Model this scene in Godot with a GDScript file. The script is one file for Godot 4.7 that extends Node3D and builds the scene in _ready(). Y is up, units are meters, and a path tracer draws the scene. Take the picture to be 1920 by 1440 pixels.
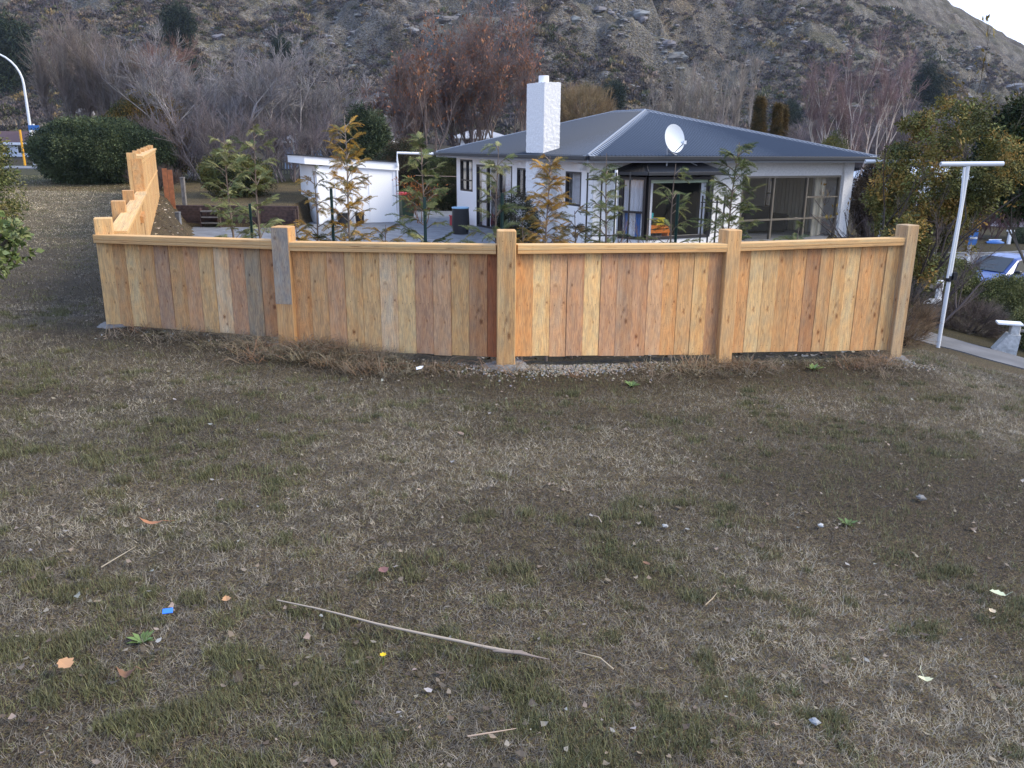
extends Node3D
# A new macrocarpa fence round a yard below a rocky hill. Metres; x right, y up, the view runs along -z.

var rng := RandomNumberGenerator.new()
var taken := {}
var M := {}
var na := FastNoiseLite.new()
var nb := FastNoiseLite.new()
var nr := FastNoiseLite.new()

# ---------------------------------------------------------------- mesh builder
class MB:
	var v := PackedVector3Array()
	var n := PackedVector3Array()
	var uv := PackedVector2Array()
	var c := PackedColorArray()
	var ix := PackedInt32Array()
	var col := Color(1, 1, 1)
	func p(a: Vector3, nn: Vector3, t := Vector2.ZERO) -> int:
		v.push_back(a); n.push_back(nn); uv.push_back(t); c.push_back(col)
		return v.size() - 1
	func tri(a: Vector3, b: Vector3, d: Vector3) -> void:
		var m := (b - a).cross(d - a).normalized()
		var i := p(a, m, Vector2(0, 0)); p(b, m, Vector2(1, 0)); p(d, m, Vector2(0.5, 1))
		ix.append_array([i, i + 2, i + 1])
	func quad(a: Vector3, b: Vector3, d: Vector3, e: Vector3, t0 := Vector2(0, 0), t1 := Vector2(1, 1)) -> void:
		var m := (d - a).cross(e - b).normalized()
		var i := p(a, m, Vector2(t0.x, t1.y)); p(b, m, t1); p(d, m, Vector2(t1.x, t0.y)); p(e, m, t0)
		ix.append_array([i, i + 2, i + 1, i, i + 3, i + 2])
	func box(lo: Vector3, hi: Vector3, ch := 0.0, x := Transform3D()) -> void:
		# a box with chamfered edges parallel to y when ch > 0, and a chamfered top
		var ring := []
		if ch <= 0.0:
			ring = [Vector2(lo.x, lo.z), Vector2(lo.x, hi.z), Vector2(hi.x, hi.z), Vector2(hi.x, lo.z)]
		else:
			ring = [Vector2(lo.x, lo.z + ch), Vector2(lo.x, hi.z - ch), Vector2(lo.x + ch, hi.z), Vector2(hi.x - ch, hi.z), Vector2(hi.x, hi.z - ch), Vector2(hi.x, lo.z + ch), Vector2(hi.x - ch, lo.z), Vector2(lo.x + ch, lo.z)]
		var k: int = ring.size()
		var mid := (lo + hi) * 0.5
		var levels := [[lo.y, 1.0], [hi.y - ch, 1.0]]
		if ch > 0.0:
			levels.append([hi.y, 0.0])
		for l in levels.size() - 1:
			for i in k:
				var q: Vector2 = ring[i]
				var r: Vector2 = ring[(i + 1) % k]
				var pts := []
				for e in [[q, l], [r, l], [r, l + 1], [q, l + 1]]:
					var w: Vector2 = e[0]
					var s: float = 0.0 if levels[e[1]][1] > 0.5 else ch
					pts.append(x * Vector3(w.x - signf(w.x - mid.x) * s, levels[e[1]][0], w.y - signf(w.y - mid.z) * s))
				quad(pts[0], pts[1], pts[2], pts[3])
		for e in [hi.y, lo.y]:
			var s2: float = ch if e == hi.y else 0.0
			var cc := x * Vector3(mid.x, e, mid.z)
			var m := x.basis * Vector3(0, 1 if e == hi.y else -1, 0)
			var i0 := p(cc, m, Vector2(0.5, 0.5))
			var first := v.size()
			for w in ring:
				p(x * Vector3(w.x - signf(w.x - mid.x) * s2, e, w.y - signf(w.y - mid.z) * s2), m, Vector2((w.x - lo.x) / maxf(hi.x - lo.x, 0.001), (w.y - lo.z) / maxf(hi.z - lo.z, 0.001)))
			for i in k:
				if e == hi.y:
					ix.append_array([i0, first + (i + 1) % k, first + i])
				else:
					ix.append_array([i0, first + i, first + (i + 1) % k])
	func tube(pts: Array, radii: Array, sides := 5, cap := true) -> void:
		var prev := -1
		var side := Vector3.RIGHT
		for i in pts.size():
			var dir: Vector3 = (pts[mini(i + 1, pts.size() - 1)] - pts[maxi(i - 1, 0)]).normalized()
			if i == 0:
				side = dir.cross(Vector3.UP if absf(dir.y) < 0.9 else Vector3.RIGHT).normalized()
			side = (side - dir * side.dot(dir)).normalized()
			var up := dir.cross(side)
			var first := v.size()
			for s in sides + 1:
				var a := TAU * s / sides
				var m := side * cos(a) + up * sin(a)
				p(pts[i] + m * radii[i], m, Vector2(float(s) / sides, i))
			if prev >= 0:
				for s in sides:
					ix.append_array([prev + s, first + s, prev + s + 1, prev + s + 1, first + s, first + s + 1])
			prev = first
			if cap and (i == 0 or i == pts.size() - 1):
				var sg := -1.0 if i == 0 else 1.0
				var c0 := p(pts[i], dir * sg)
				var f2 := v.size()
				for s in sides:
					var a2 := TAU * s / sides
					p(pts[i] + (side * cos(a2) + up * sin(a2)) * radii[i], dir * sg)
				for s in sides:
					if sg > 0:
						ix.append_array([c0, f2 + (s + 1) % sides, f2 + s])
					else:
						ix.append_array([c0, f2 + s, f2 + (s + 1) % sides])
	func mesh() -> ArrayMesh:
		var a := []
		a.resize(Mesh.ARRAY_MAX)
		a[Mesh.ARRAY_VERTEX] = v; a[Mesh.ARRAY_NORMAL] = n; a[Mesh.ARRAY_TEX_UV] = uv; a[Mesh.ARRAY_COLOR] = c; a[Mesh.ARRAY_INDEX] = ix
		var m := ArrayMesh.new()
		m.add_surface_from_arrays(Mesh.PRIMITIVE_TRIANGLES, a)
		return m

# ---------------------------------------------------------------- nodes
func V(x: float, y: float, d: float) -> Vector3:
	return Vector3(x, y, -d)

func numbered(called: String) -> String:
	if not taken.has(called):
		taken[called] = 0
		return called
	taken[called] += 1
	return "%s_%03d" % [called, taken[called]]

func tag(o: Node3D, label: String, category := "", group := "", kind := "") -> Node3D:
	o.set_meta("label", label)
	if category: o.set_meta("category", category)
	if group: o.set_meta("group", group)
	if kind: o.set_meta("kind", kind)
	return o

func thing(called: String, label: String, category: String, at := Vector3.ZERO, turn := 0.0, group := "") -> Node3D:
	var o := Node3D.new()
	o.name = numbered(called)
	add_child(o)
	o.position = at
	o.rotation.y = turn
	return tag(o, label, category, group)

func part(parent: Node3D, called: String, mesh: Mesh, mat: Material, x := Transform3D()) -> MeshInstance3D:
	var o := MeshInstance3D.new()
	o.name = called if parent != self else numbered(called)
	o.mesh = mesh
	o.material_override = mat
	o.transform = x
	parent.add_child(o, true)
	return o

func copies(parent: Node3D, called: String, mesh: Mesh, mat: Material, xs: Array, cs: Array) -> MultiMeshInstance3D:
	var mm := MultiMesh.new()
	mm.transform_format = MultiMesh.TRANSFORM_3D
	mm.use_colors = true
	mm.mesh = mesh
	mm.instance_count = xs.size()
	for i in xs.size():
		mm.set_instance_transform(i, xs[i])
		mm.set_instance_color(i, cs[i])
	var o := MultiMeshInstance3D.new()
	o.name = called if parent != self else numbered(called)
	o.multimesh = mm
	o.material_override = mat
	parent.add_child(o, true)
	return o

func bx(parent: Node3D, called: String, lo: Vector3, hi: Vector3, mat: Material, ch := 0.0) -> MeshInstance3D:
	var m := MB.new()
	m.box(lo, hi, ch)
	return part(parent, called, m.mesh(), mat)

func lin(r: float, g: float, b: float) -> Color:
	return Color(r, g, b).linear_to_srgb()

func mat(c: Color, rough := 0.8, metal := 0.0) -> StandardMaterial3D:
	var m := StandardMaterial3D.new()
	m.albedo_color = c
	m.roughness = rough
	m.metallic = metal
	return m

func vmat(rough := 0.9, back := 0.0) -> StandardMaterial3D:
	var m := mat(Color(1, 1, 1), rough)
	m.vertex_color_use_as_albedo = true
	m.metallic_specular = 0.3
	m.cull_mode = BaseMaterial3D.CULL_DISABLED
	if back > 0.0:
		m.backlight_enabled = true
		m.backlight = Color(back, back, back * 0.7)
	return m

func noise(s: int, f: float, oct := 4, ridged := false) -> FastNoiseLite:
	var q := FastNoiseLite.new()
	q.seed = s
	q.frequency = f
	q.fractal_octaves = oct
	q.noise_type = FastNoiseLite.TYPE_SIMPLEX_SMOOTH
	q.fractal_type = FastNoiseLite.FRACTAL_RIDGED if ridged else FastNoiseLite.FRACTAL_FBM
	return q

func rnd(a: float, b: float) -> float:
	return rng.randf_range(a, b)

func jit(s: float) -> Vector3:
	return Vector3(rnd(-s, s), rnd(-s, s), rnd(-s, s))

func on_sphere() -> Vector3:
	var y := rnd(-1, 1)
	var a := rnd(0, TAU)
	var r := sqrt(1.0 - y * y)
	return Vector3(r * cos(a), y, r * sin(a))

func aim(dir: Vector3, s: float, at: Vector3, roll := -1.0) -> Transform3D:
	# local y along dir
	var y := dir.normalized()
	var a := y.cross(Vector3.UP if absf(y.y) < 0.95 else Vector3.RIGHT).normalized()
	a = a.rotated(y, rnd(0, TAU) if roll < 0.0 else roll)
	return Transform3D(Basis(a, y, a.cross(y)).scaled(Vector3.ONE * s), at)

func tint(c: Color, s: float) -> Color:
	var k := 1.0 + rnd(-s, s)
	return Color(c.r * k * (1.0 + rnd(-s, s) * 0.3), c.g * k, c.b * k * (1.0 + rnd(-s, s) * 0.3))

# ---------------------------------------------------------------- lie of the land
const GX := [-60.0, -20.0, -6.0, -3.6, -1.9, 0.0, 1.9, 3.8, 5.0, 6.5, 8.0, 12.0, 14.0, 17.0, 25.0, 60.0]
const GY := [0.3, 0.22, 0.15, 0.13, 0.11, 0.02, -0.16, -0.26, -0.48, -0.75, -1.05, -2.2, -2.8, -3.3, -3.6, -3.8]
const PX := [-3.641, -1.879, -0.054, 1.926, 3.763]
const PD := [7.489, 6.87, 6.584, 7.473, 8.057]

func lookup(xs: Array, ys: Array, x: float) -> float:
	if x <= xs[0]: return ys[0]
	for i in xs.size() - 1:
		if x < xs[i + 1]:
			return lerpf(ys[i], ys[i + 1], (x - xs[i]) / (xs[i + 1] - xs[i]))
	return ys[-1]

func yard(x: float, d: float) -> float:
	# how far inside the fenced yard a point lies, in metres (negative outside)
	var df := lookup(PX, PD, x)
	if x > 3.76: df = 8.06 + (x - 3.76) * 1.3
	var s := minf(d - df, (x + 3.64 + 0.396 * (d - 7.49)) * 0.93)
	if d > 28.2 and x < -7.2: s = minf(s, maxf(28.35 - d, (x + 7.6)) * 3.0)
	s = minf(s, 48.0 - d)
	return s

func ground(x: float, d: float) -> float:
	var y := lookup(GX, GY, x)
	y = lerpf(y, 0.02, 0.0) + na.get_noise_2d(x, d) * 0.05 + nb.get_noise_2d(x, d) * 0.012
	var w := smoothstep(0.12, 1.0, yard(x, d)) * smoothstep(1.8, 0.0, x - 7.5 - (d - 20.0) * 0.45)
	y = lerpf(y, -0.94, w)
	if d > 28.3 and x < -7.2:
		y = minf(y, lerpf(-0.24, 0.2, smoothstep(28.4, 36.0, d))) if w < 0.5 else y
	if d > 60.0:
		y += (d - 60.0) * 0.02 * smoothstep(20.0, -20.0, x)
	return y

# ---------------------------------------------------------------- computed textures
func tex(w: int, h: int, b: PackedByteArray) -> ImageTexture:
	return ImageTexture.create_from_image(Image.create_from_data(w, h, false, Image.FORMAT_RGB8, b))

func wood_tex(s: int, knots: int, speck := 0.4) -> ImageTexture:
	# sawn softwood, grain along v
	var w := 128
	var h := 640
	var g := noise(s, 0.035, 3)
	var f := noise(s + 1, 0.16, 2)
	var big := noise(s + 2, 0.012, 2)
	var r := RandomNumberGenerator.new()
	r.seed = s
	var ks := []
	for i in knots:
		ks.append([r.randf_range(10, w - 10), r.randf_range(20, h - 20), r.randf_range(5.0, 11.0), r.randf_range(0.35, 0.9)])
	var lean := r.randf_range(-0.02, 0.02)
	var edge := r.randf_range(-0.2, 1.2) * w
	var b := PackedByteArray()
	b.resize(w * h * 3)
	var o := 0
	for y in h:
		for x in w:
			var px := x + y * lean
			var bend := 0.0
			var dark := 0.0
			for k in ks:
				var dx: float = (x - k[0]) / k[2]
				var dy: float = (y - k[1]) / (k[2] * 1.5)
				var q := dx * dx + dy * dy
				if q < 40.0:
					bend += (6.0 * signf(dx)) / (1.0 + q) * k[2] * 0.35
					if q < 2.4:
						dark = maxf(dark, (1.0 - q / 2.4) * k[3] * (0.7 + 0.3 * sin(q * 9.0)))
			var gx := px + bend
			var ring := sin((gx + g.get_noise_2d(gx * 1.2, y * 0.16) * 34.0) * 0.24)
			var fine := f.get_noise_2d(gx * 3.0, y * 0.05)
			var l := 0.89 + ring * 0.06 + fine * 0.08 + big.get_noise_2d(x * 1.5, y * 0.3) * 0.06
			var sp := f.get_noise_2d(x * 1.6 + 300.0, y * 0.7)
			if sp > 0.45: l -= (sp - 0.45) * speck * 1.2
			for ny in [38, 330, 600]:
				if absi(y - ny) < 3 and (absi(x - 34) < 3 or absi(x - 92) < 3): l -= 0.3
			l -= dark * 0.42
			var warm := big.get_noise_2d(x + 900.0, y * 0.5) * 0.05
			if x < edge - lean * y * 3.0: warm -= 0.02
			else: l -= 0.035
			b[o] = int(clampf(l + warm + 0.03, 0.05, 1.0) * 255.0)
			b[o + 1] = int(clampf(l - dark * 0.08, 0.05, 1.0) * 255.0)
			b[o + 2] = int(clampf(l - warm - 0.02 - dark * 0.12 - ring * 0.02, 0.05, 1.0) * 255.0)
			o += 3
	return tex(w, h, b)

func straw_tex() -> ImageTexture:
	# trampled thatch: short dead blades lying on dark soil
	var w := 1024
	var b := PackedByteArray()
	b.resize(w * w * 3)
	var s := noise(77, 0.02, 4)
	var img := s.get_seamless_image(w, w)
	var d := img.get_data()
	for i in w * w:
		var l: float = 48.0 + d[i] * 0.22
		b[i * 3] = int(l); b[i * 3 + 1] = int(l * 0.9); b[i * 3 + 2] = int(l * 0.8)
	var r := RandomNumberGenerator.new()
	r.seed = 5
	for k in 52000:
		var x := r.randf() * w
		var y := r.randf() * w
		var a := r.randf() * TAU
		var n := r.randi_range(6, 17)
		var l := r.randf_range(70, 215)
		var hue := r.randf()
		var cr := int(l); var cg := int(l * (0.91 if hue < 0.75 else 1.0)); var cb := int(l * (0.76 if hue < 0.75 else 0.62))
		var ca := cos(a); var sa := sin(a)
		var turn := r.randf_range(-0.06, 0.06)
		for j in n:
			var o := ((int(y) & 1023) * w + (int(x) & 1023)) * 3
			b[o] = cr; b[o + 1] = cg; b[o + 2] = cb
			x += ca; y += sa
			var t := ca
			ca -= sa * turn; sa += t * turn
	return tex(w, w, b)

func scree_tex() -> ImageTexture:
	# hillside seen from far off: tussocks, stones and low heath as specks of their own colours
	var w := 1024
	var b := PackedByteArray()
	b.resize(w * w * 3)
	var d := noise(78, 0.02, 5).get_seamless_image(w, w).get_data()
	for i in w * w:
		var l: float = 150.0 + d[i] * 0.25
		b[i * 3] = int(l); b[i * 3 + 1] = int(l); b[i * 3 + 2] = int(l)
	var r := RandomNumberGenerator.new()
	r.seed = 6
	var kinds := [[95, 85, 88], [120, 105, 100], [140, 132, 96], [225, 222, 222], [235, 215, 175], [78, 80, 66]]
	for k in 26000:
		var c: Array = kinds[r.randi() % 6]
		var cx := r.randi() % w
		var cy := r.randi() % w
		var rx := r.randi_range(2, 7)
		var ry := r.randi_range(1, 4)
		var e := r.randf_range(0.85, 1.1)
		for y in range(-ry, ry + 1):
			var span := int(rx * sqrt(1.0 - float(y * y) / float((ry + 1) * (ry + 1))))
			for x in range(-span, span + 1):
				if r.randf() < 0.22: continue
				var o := (((cy + y) & 1023) * w + ((cx + x) & 1023)) * 3
				b[o] = mini(255, int(c[0] * e)); b[o + 1] = mini(255, int(c[1] * e)); b[o + 2] = mini(255, int(c[2] * e))
	return tex(w, w, b)

func grain_tex(s: int, w: int, lo: float, hi: float, f: float, oct := 5) -> ImageTexture:
	var q := noise(s, f, oct)
	var d := q.get_seamless_image(w, w).get_data()
	var r := RandomNumberGenerator.new()
	r.seed = s
	var b := PackedByteArray()
	b.resize(w * w * 3)
	for i in w * w:
		var l: float = (lo + (hi - lo) * d[i] / 255.0) * r.randf_range(0.93, 1.0)
		b[i * 3] = int(l * 255); b[i * 3 + 1] = int(l * 255); b[i * 3 + 2] = int(l * 255)
	return tex(w, w, b)

func tri_mat(c: Color, t: Texture2D, scale: float, rough := 0.85, relief := 0.0) -> StandardMaterial3D:
	var m := mat(c, rough)
	m.albedo_texture = t
	m.uv1_triplanar = true
	m.uv1_world_triplanar = true
	m.uv1_scale = Vector3.ONE * scale
	if relief > 0.0:
		m.heightmap_enabled = true
		m.heightmap_texture = t
		m.heightmap_scale = relief
	return m

func materials() -> void:
	var concrete := grain_tex(21, 512, 0.72, 1.0, 0.012)
	var plaster := grain_tex(22, 512, 0.86, 1.0, 0.05, 3)
	M.concrete = tri_mat(lin(0.20, 0.208, 0.225), concrete, 0.35)
	M.asphalt = tri_mat(lin(0.17, 0.17, 0.18), concrete, 0.25)
	M.rubble = tri_mat(lin(0.26, 0.25, 0.24), concrete, 3.0, 0.95, 0.6)
	M.plaster = tri_mat(lin(0.86, 0.845, 0.82), plaster, 0.5, 0.8)
	M.cladding = mat(lin(0.83, 0.815, 0.795), 0.6)
	M.rough_block = tri_mat(lin(0.86, 0.855, 0.845), grain_tex(23, 512, 0.84, 1.0, 0.03, 4), 1.3, 0.85, 1.5)
	M.white = mat(lin(0.78, 0.79, 0.80), 0.5)
	M.shed_white = mat(lin(0.85, 0.845, 0.835), 0.6)
	M.pipe = mat(lin(0.60, 0.62, 0.64), 0.5)
	M.soffit = mat(lin(0.30, 0.31, 0.33), 0.7)
	M.roof = tri_mat(lin(0.052, 0.064, 0.088), plaster, 0.7, 0.45)
	M.roof.metallic = 0.25
	M.roof_cap = tri_mat(lin(0.25, 0.275, 0.32), plaster, 0.9, 0.45)
	M.bay_roof = tri_mat(lin(0.028, 0.027, 0.029), plaster, 0.7, 0.5)
	M.gutter = mat(lin(0.016, 0.018, 0.022), 0.4)
	M.frame = mat(lin(0.020, 0.017, 0.017), 0.4)
	M.bronze = mat(lin(0.17, 0.145, 0.11), 0.4, 0.4)
	M.curtain = mat(lin(0.66, 0.67, 0.70), 0.9)
	M.curtain.backlight_enabled = true
	M.curtain.backlight = Color(0.3, 0.3, 0.3)
	M.cream_curtain = mat(lin(0.44, 0.40, 0.31), 0.9)
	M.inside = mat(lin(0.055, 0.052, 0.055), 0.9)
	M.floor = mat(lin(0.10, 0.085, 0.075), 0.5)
	M.dark_cloth = mat(lin(0.018, 0.018, 0.022), 0.9)
	M.glass = StandardMaterial3D.new()
	M.glass.albedo_color = Color(0.2, 0.24, 0.25, 0.03)
	M.glass.transparency = BaseMaterial3D.TRANSPARENCY_ALPHA
	M.glass.roughness = 0.03
	M.dish = mat(lin(0.56, 0.60, 0.64), 0.45)
	M.metal = mat(lin(0.30, 0.31, 0.33), 0.4, 0.7)
	M.stake = mat(lin(0.012, 0.042, 0.034), 0.5)
	M.black = mat(lin(0.010, 0.010, 0.012), 0.5)
	M.tyre = mat(lin(0.012, 0.012, 0.012), 0.9)
	M.bin_green = mat(lin(0.020, 0.045, 0.030), 0.5)
	M.red = mat(lin(0.36, 0.018, 0.028), 0.5)
	M.blue = mat(lin(0.03, 0.13, 0.38), 0.6)
	M.sleeper = tri_mat(lin(0.105, 0.062, 0.052), grain_tex(24, 256, 0.6, 1.0, 0.04), 0.8)
	M.rust = tri_mat(lin(0.36, 0.13, 0.055), concrete, 1.0)
	M.grey_wood = tri_mat(lin(0.24, 0.22, 0.20), concrete, 1.0)
	M.soil = vmat(0.95)
	M.leaf = vmat(0.7, 0.25)
	M.leaf_dark = vmat(0.6, 0.12)
	M.bark = vmat(0.9)
	M.rock = vmat(0.9)
	M.car = mat(lin(0.012, 0.045, 0.20), 0.25)
	M.car.clearcoat_enabled = true
	M.car.clearcoat = 0.4
	M.car_glass = mat(lin(0.015, 0.02, 0.022), 0.05)
	M.wood_tex = []
	for i in 7:
		M.wood_tex.append(wood_tex(40 + i * 7, [2, 3, 1, 4, 2, 3, 1][i], [0.3, 0.7, 0.2, 0.8, 0.5, 1.1, 0.35][i]))

var wood_made := {}
func wood(c: Color, t: int) -> StandardMaterial3D:
	var key := "%s %d" % [c.to_html(), t]
	if not wood_made.has(key):
		var m := mat(c, 0.82)
		m.albedo_texture = M.wood_tex[t % 7]
		m.metallic_specular = 0.3
		wood_made[key] = m
	return wood_made[key]

# ---------------------------------------------------------------- ground, hill
func spaced(stops: Array) -> Array:
	# [[from, step], [from, step] ..., [end, 0]]
	var a := []
	for i in stops.size() - 1:
		var x: float = stops[i][0]
		while x < stops[i + 1][0] - stops[i][1] * 0.3:
			a.append(x)
			x += stops[i][1]
	a.append(stops[-1][0])
	return a

func dry(x: float, d: float) -> float:
	return nr.get_noise_2d(x * 1.0, d * 1.5)

func bare(x: float, d: float) -> float:
	# 1 where the lawn is worn to soil: along the fence, by the old bonfire patch on the left, and the scuffed patches on the right
	var w := smoothstep(0.12, 0.32, na.get_noise_2d(x * 3.5 + 40.0, d * 4.0)) * 0.4
	w = maxf(w, smoothstep(1.9, 0.3, Vector2((x + 5.6) * 0.5, d - 9.6).length()) * 0.6)
	w = maxf(w, smoothstep(1.6, 0.3, Vector2((x - 2.7) * 0.6, (d - 4.4)).length()) * 0.75)
	w = maxf(w, smoothstep(0.9, 0.15, absf(lookup(PX, PD, x) - 0.35 - d)) * 0.75 if x > -4.2 and x < 4.0 else 0.0)
	return w

func make_ground() -> void:
	var xs := spaced([[-900, 100], [-300, 30], [-90, 5], [-40, 1.5], [-14, 0.4], [-8, 0.13], [8.0, 0.4], [14, 0.8], [32, 2], [40, 6], [100, 30], [300, 100], [900, 0]])
	var ds := spaced([[-60, 12], [-12, 2], [0, 0.3], [1.2, 0.09], [9.5, 0.2], [16, 0.5], [40, 2], [70, 10], [200, 60], [900, 0]])
	var m := MB.new()
	for d in ds:
		for x in xs:
			var y := ground(x, d)
			var s := yard(x, d)
			var c := Color(0.40, 0.355, 0.305)
			var q := dry(x, d)
			c = c.lerp(Color(0.47, 0.42, 0.35), clampf(q * 1.4, 0.0, 1.0))
			c = c.lerp(Color(0.32, 0.305, 0.235), clampf(-q * 2.0 - 0.1, 0.0, 0.6))
			c = c.lerp(Color(0.19, 0.165, 0.15), bare(x, d))
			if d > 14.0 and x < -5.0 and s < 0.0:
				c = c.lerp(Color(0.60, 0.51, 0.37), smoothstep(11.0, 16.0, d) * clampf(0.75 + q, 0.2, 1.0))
				c = c.lerp(Color(0.16, 0.20, 0.08), smoothstep(33.0, 38.0, d) * 0.8)
			if s > 0.1 and d < 30.0: c = Color(0.30, 0.25, 0.20).lerp(Color(0.52, 0.47, 0.37), clampf(na.get_noise_2d(x * 4.0, d * 4.0) + 0.3, 0, 1))
			if x > 5.5 and d > 10.0: c = Color(0.20, 0.19, 0.11)
			if d > 60.0: c = Color(0.18, 0.16, 0.10)
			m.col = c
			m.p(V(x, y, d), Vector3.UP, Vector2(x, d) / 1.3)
	var w := xs.size()
	for j in ds.size() - 1:
		for i in w - 1:
			var a := j * w + i
			m.ix.append_array([a, a + w, a + 1, a + 1, a + w, a + w + 1])
	for j in ds.size():
		for i in w:
			var a := m.v[j * w + maxi(i - 1, 0)]
			var b := m.v[j * w + mini(i + 1, w - 1)]
			var e := m.v[maxi(j - 1, 0) * w + i]
			var f := m.v[mini(j + 1, ds.size() - 1) * w + i]
			m.n[j * w + i] = (b - a).cross(f - e).normalized()
	M.lawn = vmat(0.95)
	M.lawn.albedo_texture = straw_tex()
	var o := part(self, "ground", m.mesh(), M.lawn)
	tag(o, "worn winter lawn of dead grass and soil", "", "", "structure")

func hill_crest(t: float) -> float:
	# height of the skyline over the eye, as a share of its distance
	return lookup([-1.4, -0.7, 0.0, 0.35, 0.44, 0.482, 0.524, 0.569, 0.64, 0.78, 1.0, 1.6], [0.30, 0.33, 0.34, 0.26, 0.19, 0.159, 0.137, 0.112, 0.085, 0.06, 0.04, 0.03], t)

var hn: Array
func hill_at(t: float, k: float) -> Vector3:
	# t: bearing (x / d), k: 0 at the foot to 1 at the crest
	var near: float = 150.0 + 25.0 * hn[0].get_noise_1d(t * 300.0)
	var far := 430.0
	var d := lerpf(near, far, k)
	var top := hill_crest(t) * far + 1.75
	var x := t * d
	var foot := 1.5 - 5.0 * smoothstep(0.2, 0.6, t)
	var y := lerpf(foot, top, pow(k, 1.12))
	var e := smoothstep(0.0, 0.12, k) * (1.0 - 0.75 * smoothstep(0.85, 1.0, k))
	var gully: float = hn[0].get_noise_2d(x * 0.9, d * 0.5) * 12.0
	var ledge: float = hn[1].get_noise_2d(x + d * 0.7, d * 2.2 - x * 0.25) * 7.0
	var crag: float = maxf(hn[2].get_noise_2d(x, d * 1.6), 0.0) * 5.0 * smoothstep(0.05, 0.4, hn[0].get_noise_2d(x * 1.3 + 700.0, d))
	y += (gully + ledge * 0.55 + crag * (1.0 + 1.6 * crags(t, k)) + ledge * crags(t, k) + hn[3].get_noise_2d(x, d) * 2.6) * e
	return V(x, y, d)

func crags(t: float, k: float) -> float:
	# where the broken rock faces stand, high in the middle of the hill
	return smoothstep(0.11, 0.19, k) * smoothstep(-0.30, -0.12, t) * smoothstep(0.34, 0.16, t)

func make_hill() -> void:
	hn = [noise(3, 0.008, 3), noise(4, 0.022, 4), noise(5, 0.035, 4, true), noise(6, 0.11, 4), noise(7, 0.03, 4)]
	var w := 620
	var h := 230
	var m := MB.new()
	for j in h:
		var k := pow(float(j) / (h - 1), 1.6)
		for i in w:
			var t := lerpf(-0.85, 0.85, float(i) / (w - 1))
			m.v.push_back(hill_at(t, k))
			m.n.push_back(Vector3.UP)
	# the far side runs down again
	for i in w:
		var t2 := lerpf(-0.85, 0.85, float(i) / (w - 1))
		m.v.push_back(V(t2 * 700.0, -5.0, 700.0))
		m.n.push_back(Vector3.UP)
	for j in h:
		for i in w - 1:
			var a := j * w + i
			m.ix.append_array([a, a + w, a + 1, a + 1, a + w, a + w + 1])
	for j in h + 1:
		for i in w:
			var id := j * w + i
			var a := m.v[j * w + maxi(i - 1, 0)]
			var b := m.v[j * w + mini(i + 1, w - 1)]
			var e := m.v[maxi(j - 1, 0) * w + i]
			var f := m.v[mini(j + 1, h) * w + i]
			var nn := (b - a).cross(f - e).normalized()
			m.n[id] = nn
			var q := m.v[id]
			var g1: float = hn[4].get_noise_2d(q.x, q.z * 1.4)
			var g2: float = hn[3].get_noise_2d(q.x * 1.3 + 90.0, -q.z * 1.6 + q.y * 1.4)
			var g3: float = hn[1].get_noise_2d(q.x * 1.9 - q.y * 0.8, -q.z * 2.6 + q.y * 2.6)
			var c := Color(0.255, 0.225, 0.172)                                        # dead tussock
			c = c.lerp(Color(0.175, 0.152, 0.142), smoothstep(-0.05, 0.35, g1 + g2 * 0.5))   # bare scrub, purple brown
			c = c.lerp(Color(0.20, 0.19, 0.10), smoothstep(0.12, 0.4, -g1 + g3 * 0.5) * 0.75)  # olive turf
			var rocky := smoothstep(0.80, 0.62, nn.y + g3 * 0.22)
			rocky = maxf(rocky, smoothstep(0.24, 0.42, g3 * 0.8 + g2 * 0.5))
			var cr := crags(q.x / -q.z, clampf((-q.z - 150.0) / 280.0, 0.0, 1.0))
			rocky = maxf(rocky, cr * smoothstep(-0.15, 0.2, g3 + g1 * 0.5))
			c = c.lerp(Color(0.30, 0.29, 0.28).lerp(Color(0.36, 0.29, 0.20), smoothstep(0.1, 0.5, g1)), rocky * 0.75)
			c = Color(lerpf(c.r, c.g, 0.3), c.g, lerpf(c.b, c.g, 0.3)) * (0.80 + g2 * 0.65)
			m.c.push_back(c)
			m.uv.push_back(Vector2(q.x + q.y * 0.3, -q.z * 0.9 + q.y * 0.8) / 26.0)
	var o := part(self, "hill", m.mesh(), M.hill)
	tag(o, "rocky hillside of dead tussock and scrub", "", "", "structure")

func bush_ball(s: int, n: int, leafy: float) -> ArrayMesh:
	# a ball of many small upright faces, for scrub seen from far off
	rng.seed = s
	var m := MB.new()
	for i in n:
		var u := on_sphere()
		u.y = absf(u.y)
		var at := u * rnd(0.35, 1.0) * Vector3(1, 0.8, 1)
		var dir := (u + Vector3.UP * 0.8 + jit(0.5)).normalized()
		var side := dir.cross(on_sphere()).normalized() * leafy * rnd(0.6, 1.3)
		var l := rnd(0.2, 0.42)
		m.col = Color.WHITE * rnd(0.6, 1.3)
		m.tri(at - side, at + side, at + dir * l)
		m.tri(at - side * 0.7 + dir * l * 0.3 + jit(0.06), at + dir * l * 0.5 + jit(0.16), at + dir * l * 1.2 + side)
	return m.mesh()

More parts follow.
